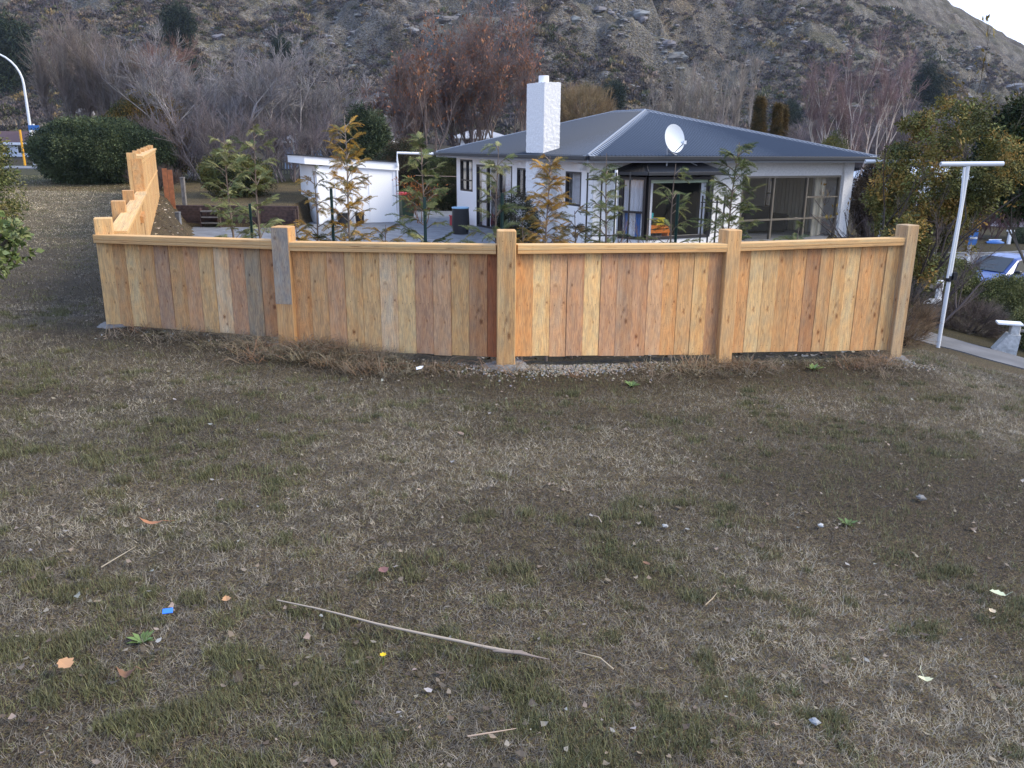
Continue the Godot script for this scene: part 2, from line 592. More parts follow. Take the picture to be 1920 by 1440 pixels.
func rock_mesh(s: int) -> ArrayMesh:
	rng.seed = s
	var m := MB.new()
	var sp := SphereMesh.new()
	sp.radial_segments = 9
	sp.rings = 5
	var a := sp.get_mesh_arrays()
	var q := noise(s, 0.9, 2)
	var vs: PackedVector3Array = a[Mesh.ARRAY_VERTEX]
	var ids: PackedInt32Array = a[Mesh.ARRAY_INDEX]
	for i in range(0, ids.size(), 3):
		var t := []
		for j in 3:
			var e := vs[ids[i + j]] * 2.0
			t.append(e * (1.0 + 0.55 * q.get_noise_3dv(e * 1.6)) * Vector3(1, 0.62, 0.85))
		m.col = Color.WHITE * rnd(0.8, 1.15)
		m.tri(t[0], t[2], t[1])
	return m.mesh()

func on_hill(t: float, k: float) -> Vector3:
	return hill_at(t, k)

func hill_cover() -> void:
	var ball := bush_ball(91, 46, 0.13)
	var stone := rock_mesh(92)
	rng.seed = 93
	var xs := []
	var cs := []
	var rx := []
	var rc := []
	for i in 150000:
		var k := pow(rng.randf(), 1.5) * 0.62
		var t := rnd(-0.78, 0.78)
		var at := on_hill(t, k)
		var g: float = hn[4].get_noise_2d(at.x, at.z * 1.4)
		var g5: float = hn[3].get_noise_2d(at.x * 0.7 + 333.0, at.z * 0.9)
		if g + g5 * 0.6 + rnd(-0.4, 0.4) > -0.05 + 0.5 * crags(t, k) and xs.size() < 56000:
			var s := rnd(0.35, 1.15) * (2.0 if rng.randf() < 0.10 else 1.0)
			xs.append(Transform3D(Basis(Vector3.UP, rnd(0, TAU)).scaled(Vector3(s, s * rnd(0.7, 1.2), s)), at - Vector3(0, 0.15 * s, 0)))
			var c := Color(0.135, 0.115, 0.115)
			var u := rng.randf()
			if u < 0.22: c = Color(0.115, 0.12, 0.065)
			elif u < 0.45: c = Color(0.24, 0.19, 0.15)
			elif u < 0.52: c = Color(0.28, 0.21, 0.10)
			cs.append(tint(c * 0.8, 0.25))
		elif g5 > 0.17 and rx.size() < 9000:
			var s2 := rnd(0.12, 0.5) * (3.2 if rng.randf() < 0.05 else 1.0)
			rx.append(Transform3D(Basis(Vector3.UP, rnd(0, TAU)).scaled(Vector3(s2 * rnd(1, 2.0), s2, s2)), at))
			rc.append(tint(Color(0.185, 0.18, 0.178), 0.25))
	var o := copies(self, "hill_scrub", ball, M.soil, xs, cs)
	tag(o, "low leafless scrub scattered over the rocky hillside", "scrub", "", "stuff")
	o = copies(self, "hill_rocks", stone, M.rock, rx, rc)
	tag(o, "grey stones scattered over the hillside", "rocks", "", "stuff")

# ---------------------------------------------------------------- lawn cover
func blades(s: int, n: int, r: float, l0: float, l1: float, flat: float, w0: float) -> ArrayMesh:
	rng.seed = s
	var m := MB.new()
	for i in n:
		var a := rnd(0, TAU)
		var q := sqrt(rng.randf()) * r
		var k := rnd(0.55, 1.35)
		blade(m, Vector3(cos(a) * q, -0.004, sin(a) * q), rnd(l0, l1), clampf(flat + rnd(-0.3, 0.25), 0.05, 1.45), w0 * rnd(0.6, 1.4), Color(k, k * rnd(0.94, 1.04), k * rnd(0.8, 1.05)), true)
	return m.mesh()

func blade(m: MB, at: Vector3, l: float, tilt: float, w: float, c: Color, bent: bool) -> void:
	var a := rng.randf() * TAU
	var lie := Vector3(cos(a), 0, sin(a))
	var side := Vector3(-sin(a), rng.randf_range(-0.5, 0.5), cos(a)) * w
	m.col = c
	var d1 := lie * sin(tilt * 0.7) + Vector3.UP * cos(tilt * 0.7)
	if not bent:
		m.tri(at - side, at + side, at + d1 * l)
		return
	var t2 := minf(tilt * 1.35, 1.65)
	var d2 := lie * sin(t2) + Vector3.UP * cos(t2)
	var b := at + d1 * l * 0.5
	m.quad(at - side, at + side, b + side * 0.8, b - side * 0.8)
	m.tri(b - side * 0.8, b + side * 0.8, b + d2 * l * 0.5)

func lawn_cover() -> void:
	var long := blades(14, 46, 0.16, 0.12, 0.34, 1.35, 0.002)
	rng.seed = 15
	var m := [MB.new(), MB.new()]
	var n1 := noise(81, 1.9, 3)
	var n2 := noise(82, 6.0, 2)
	var n3 := noise(83, 0.55, 2)
	for i in 600000:
		var far := i > 500000
		var d := 1.65 + pow(rng.randf(), 1.15) * 7.4
		var x := rng.randf_range(-1, 1) * (d * 0.68 + 0.4)
		if far:
			d = 8.0 + pow(rng.randf(), 1.6) * 34.0
			x = rng.randf_range(-d * 0.72, -3.2 - 0.42 * (d - 8.0))
		var inside := yard(x, d)
		if inside > -0.03 or x > 6.2 and d > 8.2 or x > 4.9 and d > 8.6:
			continue
		var b := bare(x, d)
		if rng.randf() < b * 0.85:
			continue
		var q := n3.get_noise_2d(x, d)
		var f := n1.get_noise_2d(x, d * 1.3)
		var ff := n2.get_noise_2d(x, d * 1.2)
		var green := smoothstep(0.08, 0.34, f * 0.8 + ff * 0.6 - q * 0.45 - 0.03)
		if d > 31.0: green = maxf(green, smoothstep(31.0, 36.0, d) * 0.8)
		var c := Color(0.190, 0.163, 0.134).lerp(Color(0.295, 0.255, 0.20), smoothstep(-0.05, 0.42, q * 0.8 + f * 0.5 + ff * 0.7))
		c = c.lerp(Color(0.088, 0.076, 0.068), smoothstep(0.0, 0.38, -ff * 0.8 - f * 0.6))
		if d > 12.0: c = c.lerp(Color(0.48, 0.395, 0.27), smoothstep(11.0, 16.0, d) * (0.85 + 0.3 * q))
		var k := rng.randf_range(0.35, 1.45)
		var is_green := rng.randf() < green * 0.85
		if is_green: c = Color(0.082, 0.088, 0.042).lerp(Color(0.135, 0.132, 0.066), rng.randf())
		elif not far: c = c.lerp(Color(0.155, 0.145, 0.105), 0.2 + 0.4 * green)
		var grow := 1.0 + d * 0.05 if not far else 1.0 + d * 0.10
		var w := 0.00075 * grow * rng.randf_range(0.7, 1.5) * (1.0 + (0.9 if far else 0.0))
		var l := rng.randf_range(0.016, 0.044) * (1.0 + 0.04 * d) * (1.25 if is_green else 1.0) * (0.55 if far else 1.0)
		k *= 1.22
		if b > 0.3 and not is_green: k *= 1.0 - 0.45 * b
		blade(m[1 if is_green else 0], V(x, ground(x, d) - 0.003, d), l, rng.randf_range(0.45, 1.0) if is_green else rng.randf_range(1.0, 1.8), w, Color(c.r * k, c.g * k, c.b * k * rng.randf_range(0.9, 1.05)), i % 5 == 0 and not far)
	tag(part(self, "dead_grass", m[0].mesh(), M.leaf), "short straw coloured dead grass over the lawn", "grass", "", "stuff")
	tag(part(self, "green_grass", m[1].mesh(), M.leaf), "low green grass growing in patches through the dead lawn", "grass", "", "stuff")
	# upright tufts that stand out of the lawn
	var tuft := blades(13, 80, 0.055, 0.025, 0.062, 0.6, 0.0012)
	var gx := []
	var gc := []
	for i in 5200:
		var d9 := 1.7 + pow(rng.randf(), 1.2) * 6.6
		var x9 := rnd(-1, 1) * (d9 * 0.68 + 0.3)
		if yard(x9, d9) > -0.1 or bare(x9, d9) > 0.5: continue
		var gg := n1.get_noise_2d(x9, d9 * 1.3) * 0.8 + n2.get_noise_2d(x9, d9 * 1.2) * 0.6 - n3.get_noise_2d(x9, d9) * 0.45
		if gg < 0.24: continue
		var s9 := rnd(0.4, 1.0)
		gx.append(Transform3D(Basis(Vector3.UP, rnd(0, TAU)).scaled(Vector3(s9, s9 * rnd(0.6, 1.1), s9)), V(x9, ground(x9, d9), d9)))
		gc.append(tint(Color(0.088, 0.092, 0.042).lerp(Color(0.165, 0.145, 0.082), rng.randf() * 0.85), 0.25))
	tag(copies(self, "grass_tufts", tuft, M.leaf, gx, gc), "small upright green tufts standing in the lawn", "grass", "", "stuff")
	# raked-up dead stalks heaped along the foot of the fence
	var lx := []
	var lc := []
	for i in 640:
		var x5 := rnd(-3.4, 3.7)
		var heap := exp(-pow((x5 + 1.5) / 0.75, 2.0)) + 0.35 * exp(-pow((x5 - 2.0) / 0.5, 2.0)) + 0.4 * exp(-pow((x5 - 3.4) / 0.3, 2.0))
		if rng.randf() > heap + 0.05:
			continue
		var d5 := lookup(PX, PD, x5) - 0.12 - absf(rng.randfn(0.0, 0.24))
		var s5 := rnd(0.4, 1.0)
		lx.append(Transform3D(Basis(Vector3.UP, rnd(0, TAU)).rotated(Vector3(rnd(-1, 1), 0, rnd(-1, 1)).normalized(), rnd(0, 0.3)).scaled(Vector3(s5, s5 * 0.8, s5)), V(x5, ground(x5, d5) + rnd(0, 0.05) * heap, d5)))
		lc.append(tint(Color(0.175, 0.138, 0.095).lerp(Color(0.24, 0.125, 0.07), 0.7 if rng.randf() < 0.18 else 0.0), 0.3))
	tag(copies(self, "grass_clippings", long, M.leaf, lx, lc), "long dead stalks heaped along the foot of the wooden fence", "clippings", "", "stuff")
	# dead leaves and crumbs of bark and stone
	var lf := MB.new()
	lf.quad(Vector3(-0.012, 0, 0.004), Vector3(0.004, 0.006, 0.016), Vector3(0.014, 0.004, -0.004), Vector3(0, 0.008, -0.016))
	lf.tri(Vector3(0.014, 0.004, -0.004), Vector3(0.004, 0.006, 0.016), Vector3(0.024, 0.012, 0.012))
	var ax := []
	var ac := []
	for i in 1500:
		var d6 := 1.7 + pow(rng.randf(), 1.2) * 6.4
		var x6 := rnd(-1, 1) * (d6 * 0.68 + 0.3)
		if yard(x6, d6) > -0.05: continue
		var s6 := rnd(0.25, 0.8) * (1.5 if rng.randf() < 0.1 else 1.0)
		ax.append(Transform3D(Basis(Vector3.UP, rnd(0, TAU)).rotated(Vector3.RIGHT, rnd(-0.4, 0.4)).scaled(Vector3.ONE * s6), V(x6, ground(x6, d6) + rnd(0.006, 0.022), d6)))
		var u := rng.randf()
		ac.append(tint(Color(0.09, 0.068, 0.05) if u < 0.5 else (Color(0.20, 0.16, 0.12) if u < 0.93 else Color(0.24, 0.225, 0.20)), 0.3))
	tag(copies(self, "leaf_litter", lf.mesh(), M.leaf, ax, ac), "small dead leaf scraps strewn over the lawn", "litter", "", "stuff")
	# leaf and bark litter over the beds inside the fence
	var yx := []
	var yc := []
	for i in 5200:
		var d8 := rnd(7.6, 28.0)
		var x8 := rnd(-3.6 - 0.4 * (d8 - 7.5), 4.0)
		if yard(x8, d8) < 0.15 or (d8 > 19.5 and x8 > -10.6 and ground(x8, d8) < -0.905): continue
		var s8 := rnd(0.8, 2.6)
		yx.append(Transform3D(Basis(Vector3.UP, rnd(0, TAU)).rotated(Vector3.RIGHT, rnd(-0.5, 0.5)).scaled(Vector3.ONE * s8), V(x8, ground(x8, d8) + rnd(0.005, 0.03), d8)))
		yc.append(tint(Color(0.17, 0.12, 0.085) if rng.randf() < 0.55 else Color(0.36, 0.31, 0.24), 0.35))
	tag(copies(self, "bark_litter", lf.mesh(), M.leaf, yx, yc), "bark chips and dry leaves over the garden bed inside the fence", "litter", "", "stuff")
	var stone := rock_mesh(16)
	var px := []
	var pc := []
	rng.seed = 17
	for i in 2600:
		var x7 := rng.randfn(0.45, 0.42)
		var d7 := lookup(PX, PD, x7) - 0.02 - absf(rng.randfn(0.0, 0.16))
		if i > 2050:
			x7 = rnd(-3.6, 4.0)
			d7 = lookup(PX, PD, x7) - absf(rng.randfn(0.0, 0.25))
		elif i > 1800:
			x7 = rng.randfn(3.72, 0.22)
			d7 = 7.95 - absf(rng.randfn(0.0, 0.16))
		var s7 := rnd(0.003, 0.011)
		px.append(Transform3D(Basis(on_sphere(), rnd(0, TAU)).scaled(Vector3.ONE * s7), V(x7, ground(x7, d7) + s7 * 0.3, d7)))
		pc.append(tint(Color(0.28, 0.235, 0.175) if rng.randf() < 0.65 else Color(0.25, 0.245, 0.24), 0.35))
	tag(copies(self, "gravel", stone, M.rock, px, pc), "pale gravel and concrete crumbs spilt round the fence posts", "gravel", "", "stuff")

# ---------------------------------------------------------------- fences
func plank(a: Vector2, b: Vector2, yb: Vector2, yt: Vector2, th: float, ch: float, org: Vector3) -> ArrayMesh:
	# upright board from a to b (x, d), bottoms yb.x, yb.y, tops yt.x, yt.y; its face looks to the right of b - a turned back
	var m := MB.new()
	var e := (b - a).normalized()
	var w := a.distance_to(b)
	var o := Vector2(e.y, -e.x)          # towards the viewer for a fence that runs to the right
	var sec := [Vector2(0, -th), Vector2(0, -ch), Vector2(ch, 0), Vector2(w - ch, 0), Vector2(w, -ch), Vector2(w, -th)]
	var lo := []
	var hi := []
	for q in sec:
		var g: Vector2 = a + e * q.x + o * q.y
		lo.append(V(g.x, lerpf(yb.x, yb.y, q.x / w), g.y) - org)
		hi.append(V(g.x, lerpf(yt.x, yt.y, q.x / w), g.y) - org)
	for i in 6:
		var j := (i + 1) % 6
		var u0: float = sec[i].x / w
		var u1: float = sec[j].x / w
		m.quad(lo[i], lo[j], hi[j], hi[i], Vector2(u0, 0), Vector2(u1, 1))
	m.quad(hi[1], hi[4], hi[5], hi[0], Vector2(0, 0), Vector2(1, 0.05))
	m.quad(lo[0], lo[5], lo[4], lo[1], Vector2(0, 0), Vector2(1, 0.05))
	return m.mesh()

func beam(a: Vector3, b: Vector3, w: float, h: float, ch: float) -> ArrayMesh:
	# a bar from a to b, w wide and h high
	var m := MB.new()
	var z := (b - a)
	var l := z.length()
	z = z.normalized()
	var x := Vector3.UP.cross(z).normalized()
	var y := z.cross(x)
	var t := Transform3D(Basis(x, z, -y), a)
	m.box(Vector3(-w / 2, 0, -h / 2), Vector3(w / 2, l, h / 2), ch, t)
	return m.mesh()

const TAN := {
	"t": Color(0.80, 0.635, 0.445), "p": Color(0.88, 0.74, 0.53), "l": Color(0.84, 0.685, 0.48), "o": Color(0.83, 0.635, 0.43), "k": Color(0.755, 0.59, 0.45),
	"b": Color(0.72, 0.55, 0.40), "r": Color(0.61, 0.40, 0.28), "g": Color(0.65, 0.57, 0.46), "d": Color(0.71, 0.575, 0.455), "s": Color(0.80, 0.64, 0.485), "w": Color(0.88, 0.755, 0.59)}

func make_fence() -> void:
	var org := V(-0.054, 0.0, 6.584)
	var f := thing("timber_fence", "new upright board fence of honey wood with five posts across the lawn", "fence", org)
	var PB := [0.02, 0.0, -0.12, -0.3, -0.38]
	var PT := [1.114, 1.11, 1.123, 1.06, 1.066]
	var turn := [22.5, -9.0, 3.0, 21.0, 22.0]
	var names := ["tptdtslwkgb", "otsllwpkslbr", "opskpkdksotlb", "opltobtlpotl"]
	rng.seed = 31
	for i in 5:
		var m := MB.new()
		var wd := 0.074
		var x := Transform3D(Basis(Vector3.UP, deg_to_rad(turn[i])), V(PX[i], 0, PD[i]) - org)
		m.box(Vector3(-wd, PB[i], -wd), Vector3(wd, PT[i], wd), 0.006, x)
		var cols := ["p", "t", "l", "t", "s"]
		var o := part(f, "post", m.mesh(), wood(TAN[cols[i]].lerp(TAN["l"], 0.4) if i < 4 else Color(0.72, 0.625, 0.49), i + 1))
		if i == 1:
			# weathered grey face above the line where the timber lay stacked
			var q := MB.new()
			q.box(Vector3(-wd + 0.001, 0.48, wd - 0.004), Vector3(wd - 0.005, PT[i] - 0.007, wd + 0.0016), 0.0, x)
			o = part(f, "weathered_face", q.mesh(), wood(Color(0.66, 0.625, 0.57), 2))
			o.set_meta("label", "grey weathered upper face of the second post")
	# between the posts: palings, cap rail, and the rails they are nailed to
	var yt := [[0.973, 0.998], [0.99, 1.011], [1.012, 0.942], [0.944, 0.95]]
	var yb := [[0.151, 0.179], [0.102, 0.096], [0.102, -0.074], [-0.063, -0.158]]
	for i in 4:
		var a := Vector2(PX[i], PD[i])
		var b := Vector2(PX[i + 1], PD[i + 1])
		var e := (b - a).normalized()
		var o := Vector2(e.y, -e.x)
		var s0 := a + e * 0.07
		var s1 := b - e * 0.07
		var rl := 0.06
		var n: int = names[i].length()
		var wide := s0.distance_to(s1) / n
		var at := 0.0
		for k in n:
			var w := wide * rnd(0.985, 1.015)
			if i == 1 and k == n - 1: w = wide * 0.55
			elif i == 1: w = wide * 1.041
			var t0 := at / (wide * n)
			var t1 := minf((at + w - 0.0012) / (wide * n), 1.0)
			at += w
			if k == n - 1: t1 = 1.0
			var prow := o * (0.02 + rnd(-0.004, 0.004))
			var yy := Vector2(lerpf(yb[i][0], yb[i][1], t0), lerpf(yb[i][0], yb[i][1], t1)) + Vector2.ONE * rnd(-0.004, 0.004)
			var tt := Vector2(lerpf(yt[i][0], yt[i][1], t0), lerpf(yt[i][0], yt[i][1], t1)) - Vector2.ONE * 0.042
			part(f, "paling", plank(s0.lerp(s1, t0) + prow, s0.lerp(s1, t1) + prow, yy, tt, 0.022, 0.002, org), wood(TAN[names[i][k]], rng.randi() % 7))
		var extra := 0.09 if i == 0 else 0.0
		var ra := s0 + o * 0.012 - e * extra + (o * 0.05 if i == 0 else Vector2.ZERO)
		var rb := s1 + o * 0.012 + (e * 0.07 if i == 3 else Vector2.ZERO)
		part(f, "cap_rail", beam(V(ra.x, yt[i][0] - 0.022, ra.y) - org, V(rb.x, yt[i][1] - 0.022, rb.y) - org, 0.115, 0.044, 0.004), wood(TAN["l"].lerp(TAN["p"], 0.5), i + 2))
		part(f, "fascia_rail", beam(V(ra.x + o.x * 0.045, yt[i][0] - 0.058, ra.y + o.y * 0.045) - org, V(rb.x + o.x * 0.045, yt[i][1] - 0.058, rb.y + o.y * 0.045) - org, 0.02, 0.028, 0.002), wood(TAN["l"], i))
		for q in [0.16, 0.72]:
			var r0 := s0 - o * 0.03
			var r1 := s1 - o * 0.03
			part(f, "back_rail", beam(V(r0.x, lerpf(yb[i][0], yt[i][0], q), r0.y) - org, V(r1.x, lerpf(yb[i][1], yt[i][1], q), r1.y) - org, 0.045, 0.09, 0.003), wood(TAN["t"], 3))
	# the return that runs back up the left side; low for two bays, then full height
	var bo := V(-3.641, 0.13, 7.489)
	var g := thing("timber_fence", "long side run of new honey wood fence, stepping up to full height towards the back", "fence", bo)
	var e2 := Vector2(-0.368, 0.93).normalized()
	var inn := Vector2(e2.y, -e2.x)                     # to the right, into the yard
	var p0 := Vector2(-3.641, 7.489)
	var along := deg_to_rad(21.6)
	for i in range(1, 10):
		var q2 := p0 + e2 * (2.36 * i)
		if i == 9: q2 = p0 + e2 * 20.95
		var m2 := MB.new()
		var top := 1.12 if i < 3 else 1.60 + (i - 3) * 0.016
		m2.box(Vector3(-0.075, -0.3, -0.075), Vector3(0.075, top, 0.075), 0.006, Transform3D(Basis(Vector3.UP, along), V(q2.x, 0, q2.y) - bo))
		part(g, "post", m2.mesh(), wood(TAN["t" if i % 3 else "l"], i))
	var step := 2.36 * 3 - 0.05
	var pal := "lptlplltlopl"
	var run := 20.9
	var z := 0.08
	rng.seed = 32
	while z < run:
		var z1 := minf(z + 0.148, run)
		var h := 0.93 if z < step else 1.48 + 0.05 * (z - step) / 14.0
		var foot := lerpf(0.12, 0.0, clampf(z / 6.0, 0, 1))
		foot = lerpf(foot, -0.30, clampf((z - 6.0) / 15.0, 0, 1))
		var c0 := p0 + e2 * z + inn * (0.10 + rnd(-0.002, 0.002))
		var c1 := p0 + e2 * (z1 - 0.002) + inn * 0.10
		part(g, "paling", plank(c1, c0, Vector2(foot, foot), Vector2(h, h), 0.022, 0.003, bo), wood(TAN[pal[rng.randi() % 12]], rng.randi() % 7))
		z = z1
	var rails := [[0.0, step, 0.97, "cap_rail", 0.10, 0.17, 0.042], [step - 0.02, run, 1.53, "cap_rail", 0.085, 0.17, 0.042], [step, run, 1.46, "fascia_rail", 0.125, 0.022, 0.07], [step, run, 0.93, "mid_rail", 0.124, 0.024, 0.05]]
	for r in rails:
		var a3: Vector2 = p0 + e2 * r[0] + inn * r[4]
		var b3: Vector2 = p0 + e2 * r[1] + inn * r[4]
		var rise: float = 0.05 if r[2] > 1.2 else 0.0
		part(g, r[3], beam(V(a3.x, r[2], a3.y) - bo, V(b3.x, r[2] + rise, b3.y) - bo, r[5], r[6], 0.004), wood(TAN["p"], 2))
	var a4 := p0 + e2 * 0.3 + inn * 0.125
	for seg in [[0.3, 6.0, 0.10, 0.0], [6.0, run, 0.0, -0.3]]:
		var s4: Vector2 = p0 + e2 * seg[0] + inn * 0.125
		var s5: Vector2 = p0 + e2 * seg[1] + inn * 0.125
		part(g, "plinth_board", beam(V(s4.x, seg[2] + 0.06, s4.y) - bo, V(s5.x, seg[3] + 0.06, s5.y) - bo, 0.024, 0.15, 0.003), wood(TAN["l"], 4))
	# the wide board that closes the end of the high part, and the short nailing block
	var b5 := p0 + e2 * (step - 0.03)
	part(g, "end_board", plank(b5 + inn * -0.01, b5 + inn * 0.15, Vector2(0.95, 0.95), Vector2(1.51, 1.51), 0.03, 0.003, bo), wood(TAN["o"].lerp(TAN["l"], 0.4), 5))
	var b6 := p0 + e2 * 4.6 + inn * 0.14
	part(g, "block", beam(V(b6.x, 0.72, b6.y) - bo, V(b6.x + e2.x * 1.0, 0.72, b6.y + e2.y * 1.0) - bo, 0.05, 0.09, 0.004), wood(TAN["o"], 1))
	# rough concrete round the posts
	rng.seed = 33
	for i in [0, 2, 4]:
		var m3 := MB.new()
		var c3 := V(PX[i], ground(PX[i], PD[i]) + 0.012, PD[i]) - org
		var ring := []
		for k in 18:
			var an := TAU * k / 18.0
			var r3 := rnd(0.13, 0.19) * (1.25 if i == 2 else 1.0)
			var w3 := Vector3(cos(an) * r3 * 1.2, 0, sin(an) * r3)
			ring.append([c3 + w3 * 0.6 + Vector3(0, rnd(0.006, 0.02), 0), c3 + w3 + Vector3(0, -0.05, 0)])
		for k in 18:
			var r0: Array = ring[k]
			var r1: Array = ring[(k + 1) % 18]
			m3.quad(r0[1], r0[0], r1[0], r1[1])
			m3.tri(c3 + Vector3(0, 0.02, 0), r1[0], r0[0])
		part(f, "footing", m3.mesh(), M.rubble)

# ---------------------------------------------------------------- house
func wall(parent: Node3D, x: Transform3D, s0: float, s1: float, h0: float, h1: float, holes: Array, m: Material, th := 0.14) -> MeshInstance3D:
	var b := MB.new()
	var at := s0
	var add := func(a: float, c: float, e: float, g: float) -> void:
		if c - a > 0.002 and g - e > 0.002:
			b.box(Vector3(a, e, -th), Vector3(c, g, 0), 0.0, x)
	for q in holes:
		add.call(at, q[0], h0, h1)
		add.call(q[0], q[1], h0, q[2])
		add.call(q[0], q[1], q[3], h1)
		at = q[1]
	add.call(at, s1, h0, h1)
	return part(parent, "wall", b.mesh(), m)

func window(parent: Node3D, called: String, x: Transform3D, s0: float, s1: float, h0: float, h1: float, ups: Array, bars: Array, m: Material, fw := 0.055, back := 0.05) -> Node3D:
	# frame, mullions and panes set in an opening; bars: [from, to, height]
	var b := MB.new()
	var z0 := -back - 0.05
	var z1 := -back + 0.055
	b.box(Vector3(s0, h0, z0), Vector3(s0 + fw, h1, z1), 0.0, x)
	b.box(Vector3(s1 - fw, h0, z0), Vector3(s1, h1, z1), 0.0, x)
	b.box(Vector3(s0 + fw, h1 - fw, z0), Vector3(s1 - fw, h1, z1), 0.0, x)
	b.box(Vector3(s0 + fw, h0, z0), Vector3(s1 - fw, h0 + fw, z1), 0.0, x)
	var o := part(parent, called, b.mesh(), m)
	var cuts := [s0 + fw]
	for u in ups:
		var q := MB.new()
		q.box(Vector3(u - fw * 0.5, h0 + fw, z0 + 0.004), Vector3(u + fw * 0.5, h1 - fw, z1 - 0.004), 0.0, x)
		part(o, "mullion", q.mesh(), m)
		cuts.append(u)
	cuts.append(s1 - fw)
	for r in bars:
		var q := MB.new()
		q.box(Vector3(r[0] + fw * 0.6, r[2] - fw * 0.4, z0 + 0.008), Vector3(r[1] - fw * 0.6, r[2] + fw * 0.4, z1 - 0.008), 0.0, x)
		part(o, "transom", q.mesh(), m)
	for i in cuts.size() - 1:
		var q := MB.new()
		q.box(Vector3(cuts[i] + 0.004, h0 + fw * 0.8, -back - 0.003), Vector3(cuts[i + 1] - 0.004, h1 - fw * 0.8, -back + 0.003), 0.0, x)
		part(o, "pane", q.mesh(), M.glass)
	return o

func drape(parent: Node3D, called: String, x: Transform3D, s0: float, s1: float, h0: float, h1: float, z: float, m: Material, waves := 9.0) -> MeshInstance3D:
	var b := MB.new()
	var n := int((s1 - s0) * waves * 5.0) + 4
	for i in n:
		var t0 := float(i) / n
		var t1 := float(i + 1) / n
		var f := func(t: float) -> float: return z + 0.025 * sin(t * (s1 - s0) * waves * TAU) + 0.012 * sin(t * 31.0)
		b.quad(x * Vector3(lerpf(s0, s1, t0), h0, f.call(t0)), x * Vector3(lerpf(s0, s1, t1), h0, f.call(t1)), x * Vector3(lerpf(s0, s1, t1), h1, f.call(t1)), x * Vector3(lerpf(s0, s1, t0), h1, f.call(t0)))
	return part(parent, called, b.mesh(), m)

func corrugated(e0: Vector3, e1: Vector3, t0: Vector3, t1: Vector3, pitch := 0.115, amp := 0.026) -> ArrayMesh:
	# sheet from the eave e0 e1 up to t0 t1, ribs running up the slope
	var m := MB.new()
	var e := (e1 - e0)
	var l := e.length()
	e = e.normalized()
	var up := (t0 - e0)
	var s0 := up.dot(e)
	up -= e * s0
	var run := up.length()
	up = up.normalized()
	var s1 := (t1 - e0).dot(e)
	var nn := e.cross(up).normalized()
	if nn.y < 0: nn = -nn
	var n := int(l / pitch * 4.0)
	var prev := []
	for i in n + 1:
		var s := l * i / n
		var r := run
		if s < s0: r = run * s / s0
		elif s > s1: r = run * (l - s) / (l - s1)
		var o := nn * amp * sin(TAU * s / pitch)
		var q := [e0 + e * s + o, e0 + e * s + up * r + o]
		if i > 0:
			m.quad(prev[0], q[0], q[1], prev[1])
		prev = q
	return m.mesh()

func rough_box(lo: Vector3, hi: Vector3, step: float, amp: float, s: int) -> ArrayMesh:
	# a box whose faces are hacked uneven, like roughcast or rough-faced block
	var m := MB.new()
	var q := noise(s, 3.2, 3)
	var faces := [[Vector3(1, 0, 0), Vector3(0, 1, 0), Vector3(0, 0, 1)], [Vector3(-1, 0, 0), Vector3(0, 1, 0), Vector3(0, 0, -1)], [Vector3(0, 0, -1), Vector3(0, 1, 0), Vector3(1, 0, 0)], [Vector3(0, 0, 1), Vector3(0, 1, 0), Vector3(-1, 0, 0)], [Vector3(1, 0, 0), Vector3(0, 0, -1), Vector3(0, 1, 0)]]
	var c := (lo + hi) / 2
	var h := (hi - lo) / 2
	for f in faces:
		var a: Vector3 = f[0] * h
		var b: Vector3 = f[1] * h
		var o: Vector3 = c + f[2] * h
		var na2 := maxi(2, int(a.length() * 2 / step))
		var nb2 := maxi(2, int(b.length() * 2 / step))
		var pt := func(i: int, j: int) -> Vector3:
			var w := o + a * (2.0 * i / na2 - 1.0) + b * (2.0 * j / nb2 - 1.0)
			var dd := (w - c).normalized()
			var joint := smoothstep(0.02, 0.0, absf(fposmod(w.y, 0.42) - 0.21)) * 0.5
			return w + dd * amp * (q.get_noise_3dv(w * 2.6) - joint)
		for i in na2:
			for j in nb2:
				m.quad(pt.call(i, j), pt.call(i + 1, j), pt.call(i + 1, j + 1), pt.call(i, j + 1))
	return m.mesh()

const HOUSE := [2.12, -0.9, 22.68, 27.5]

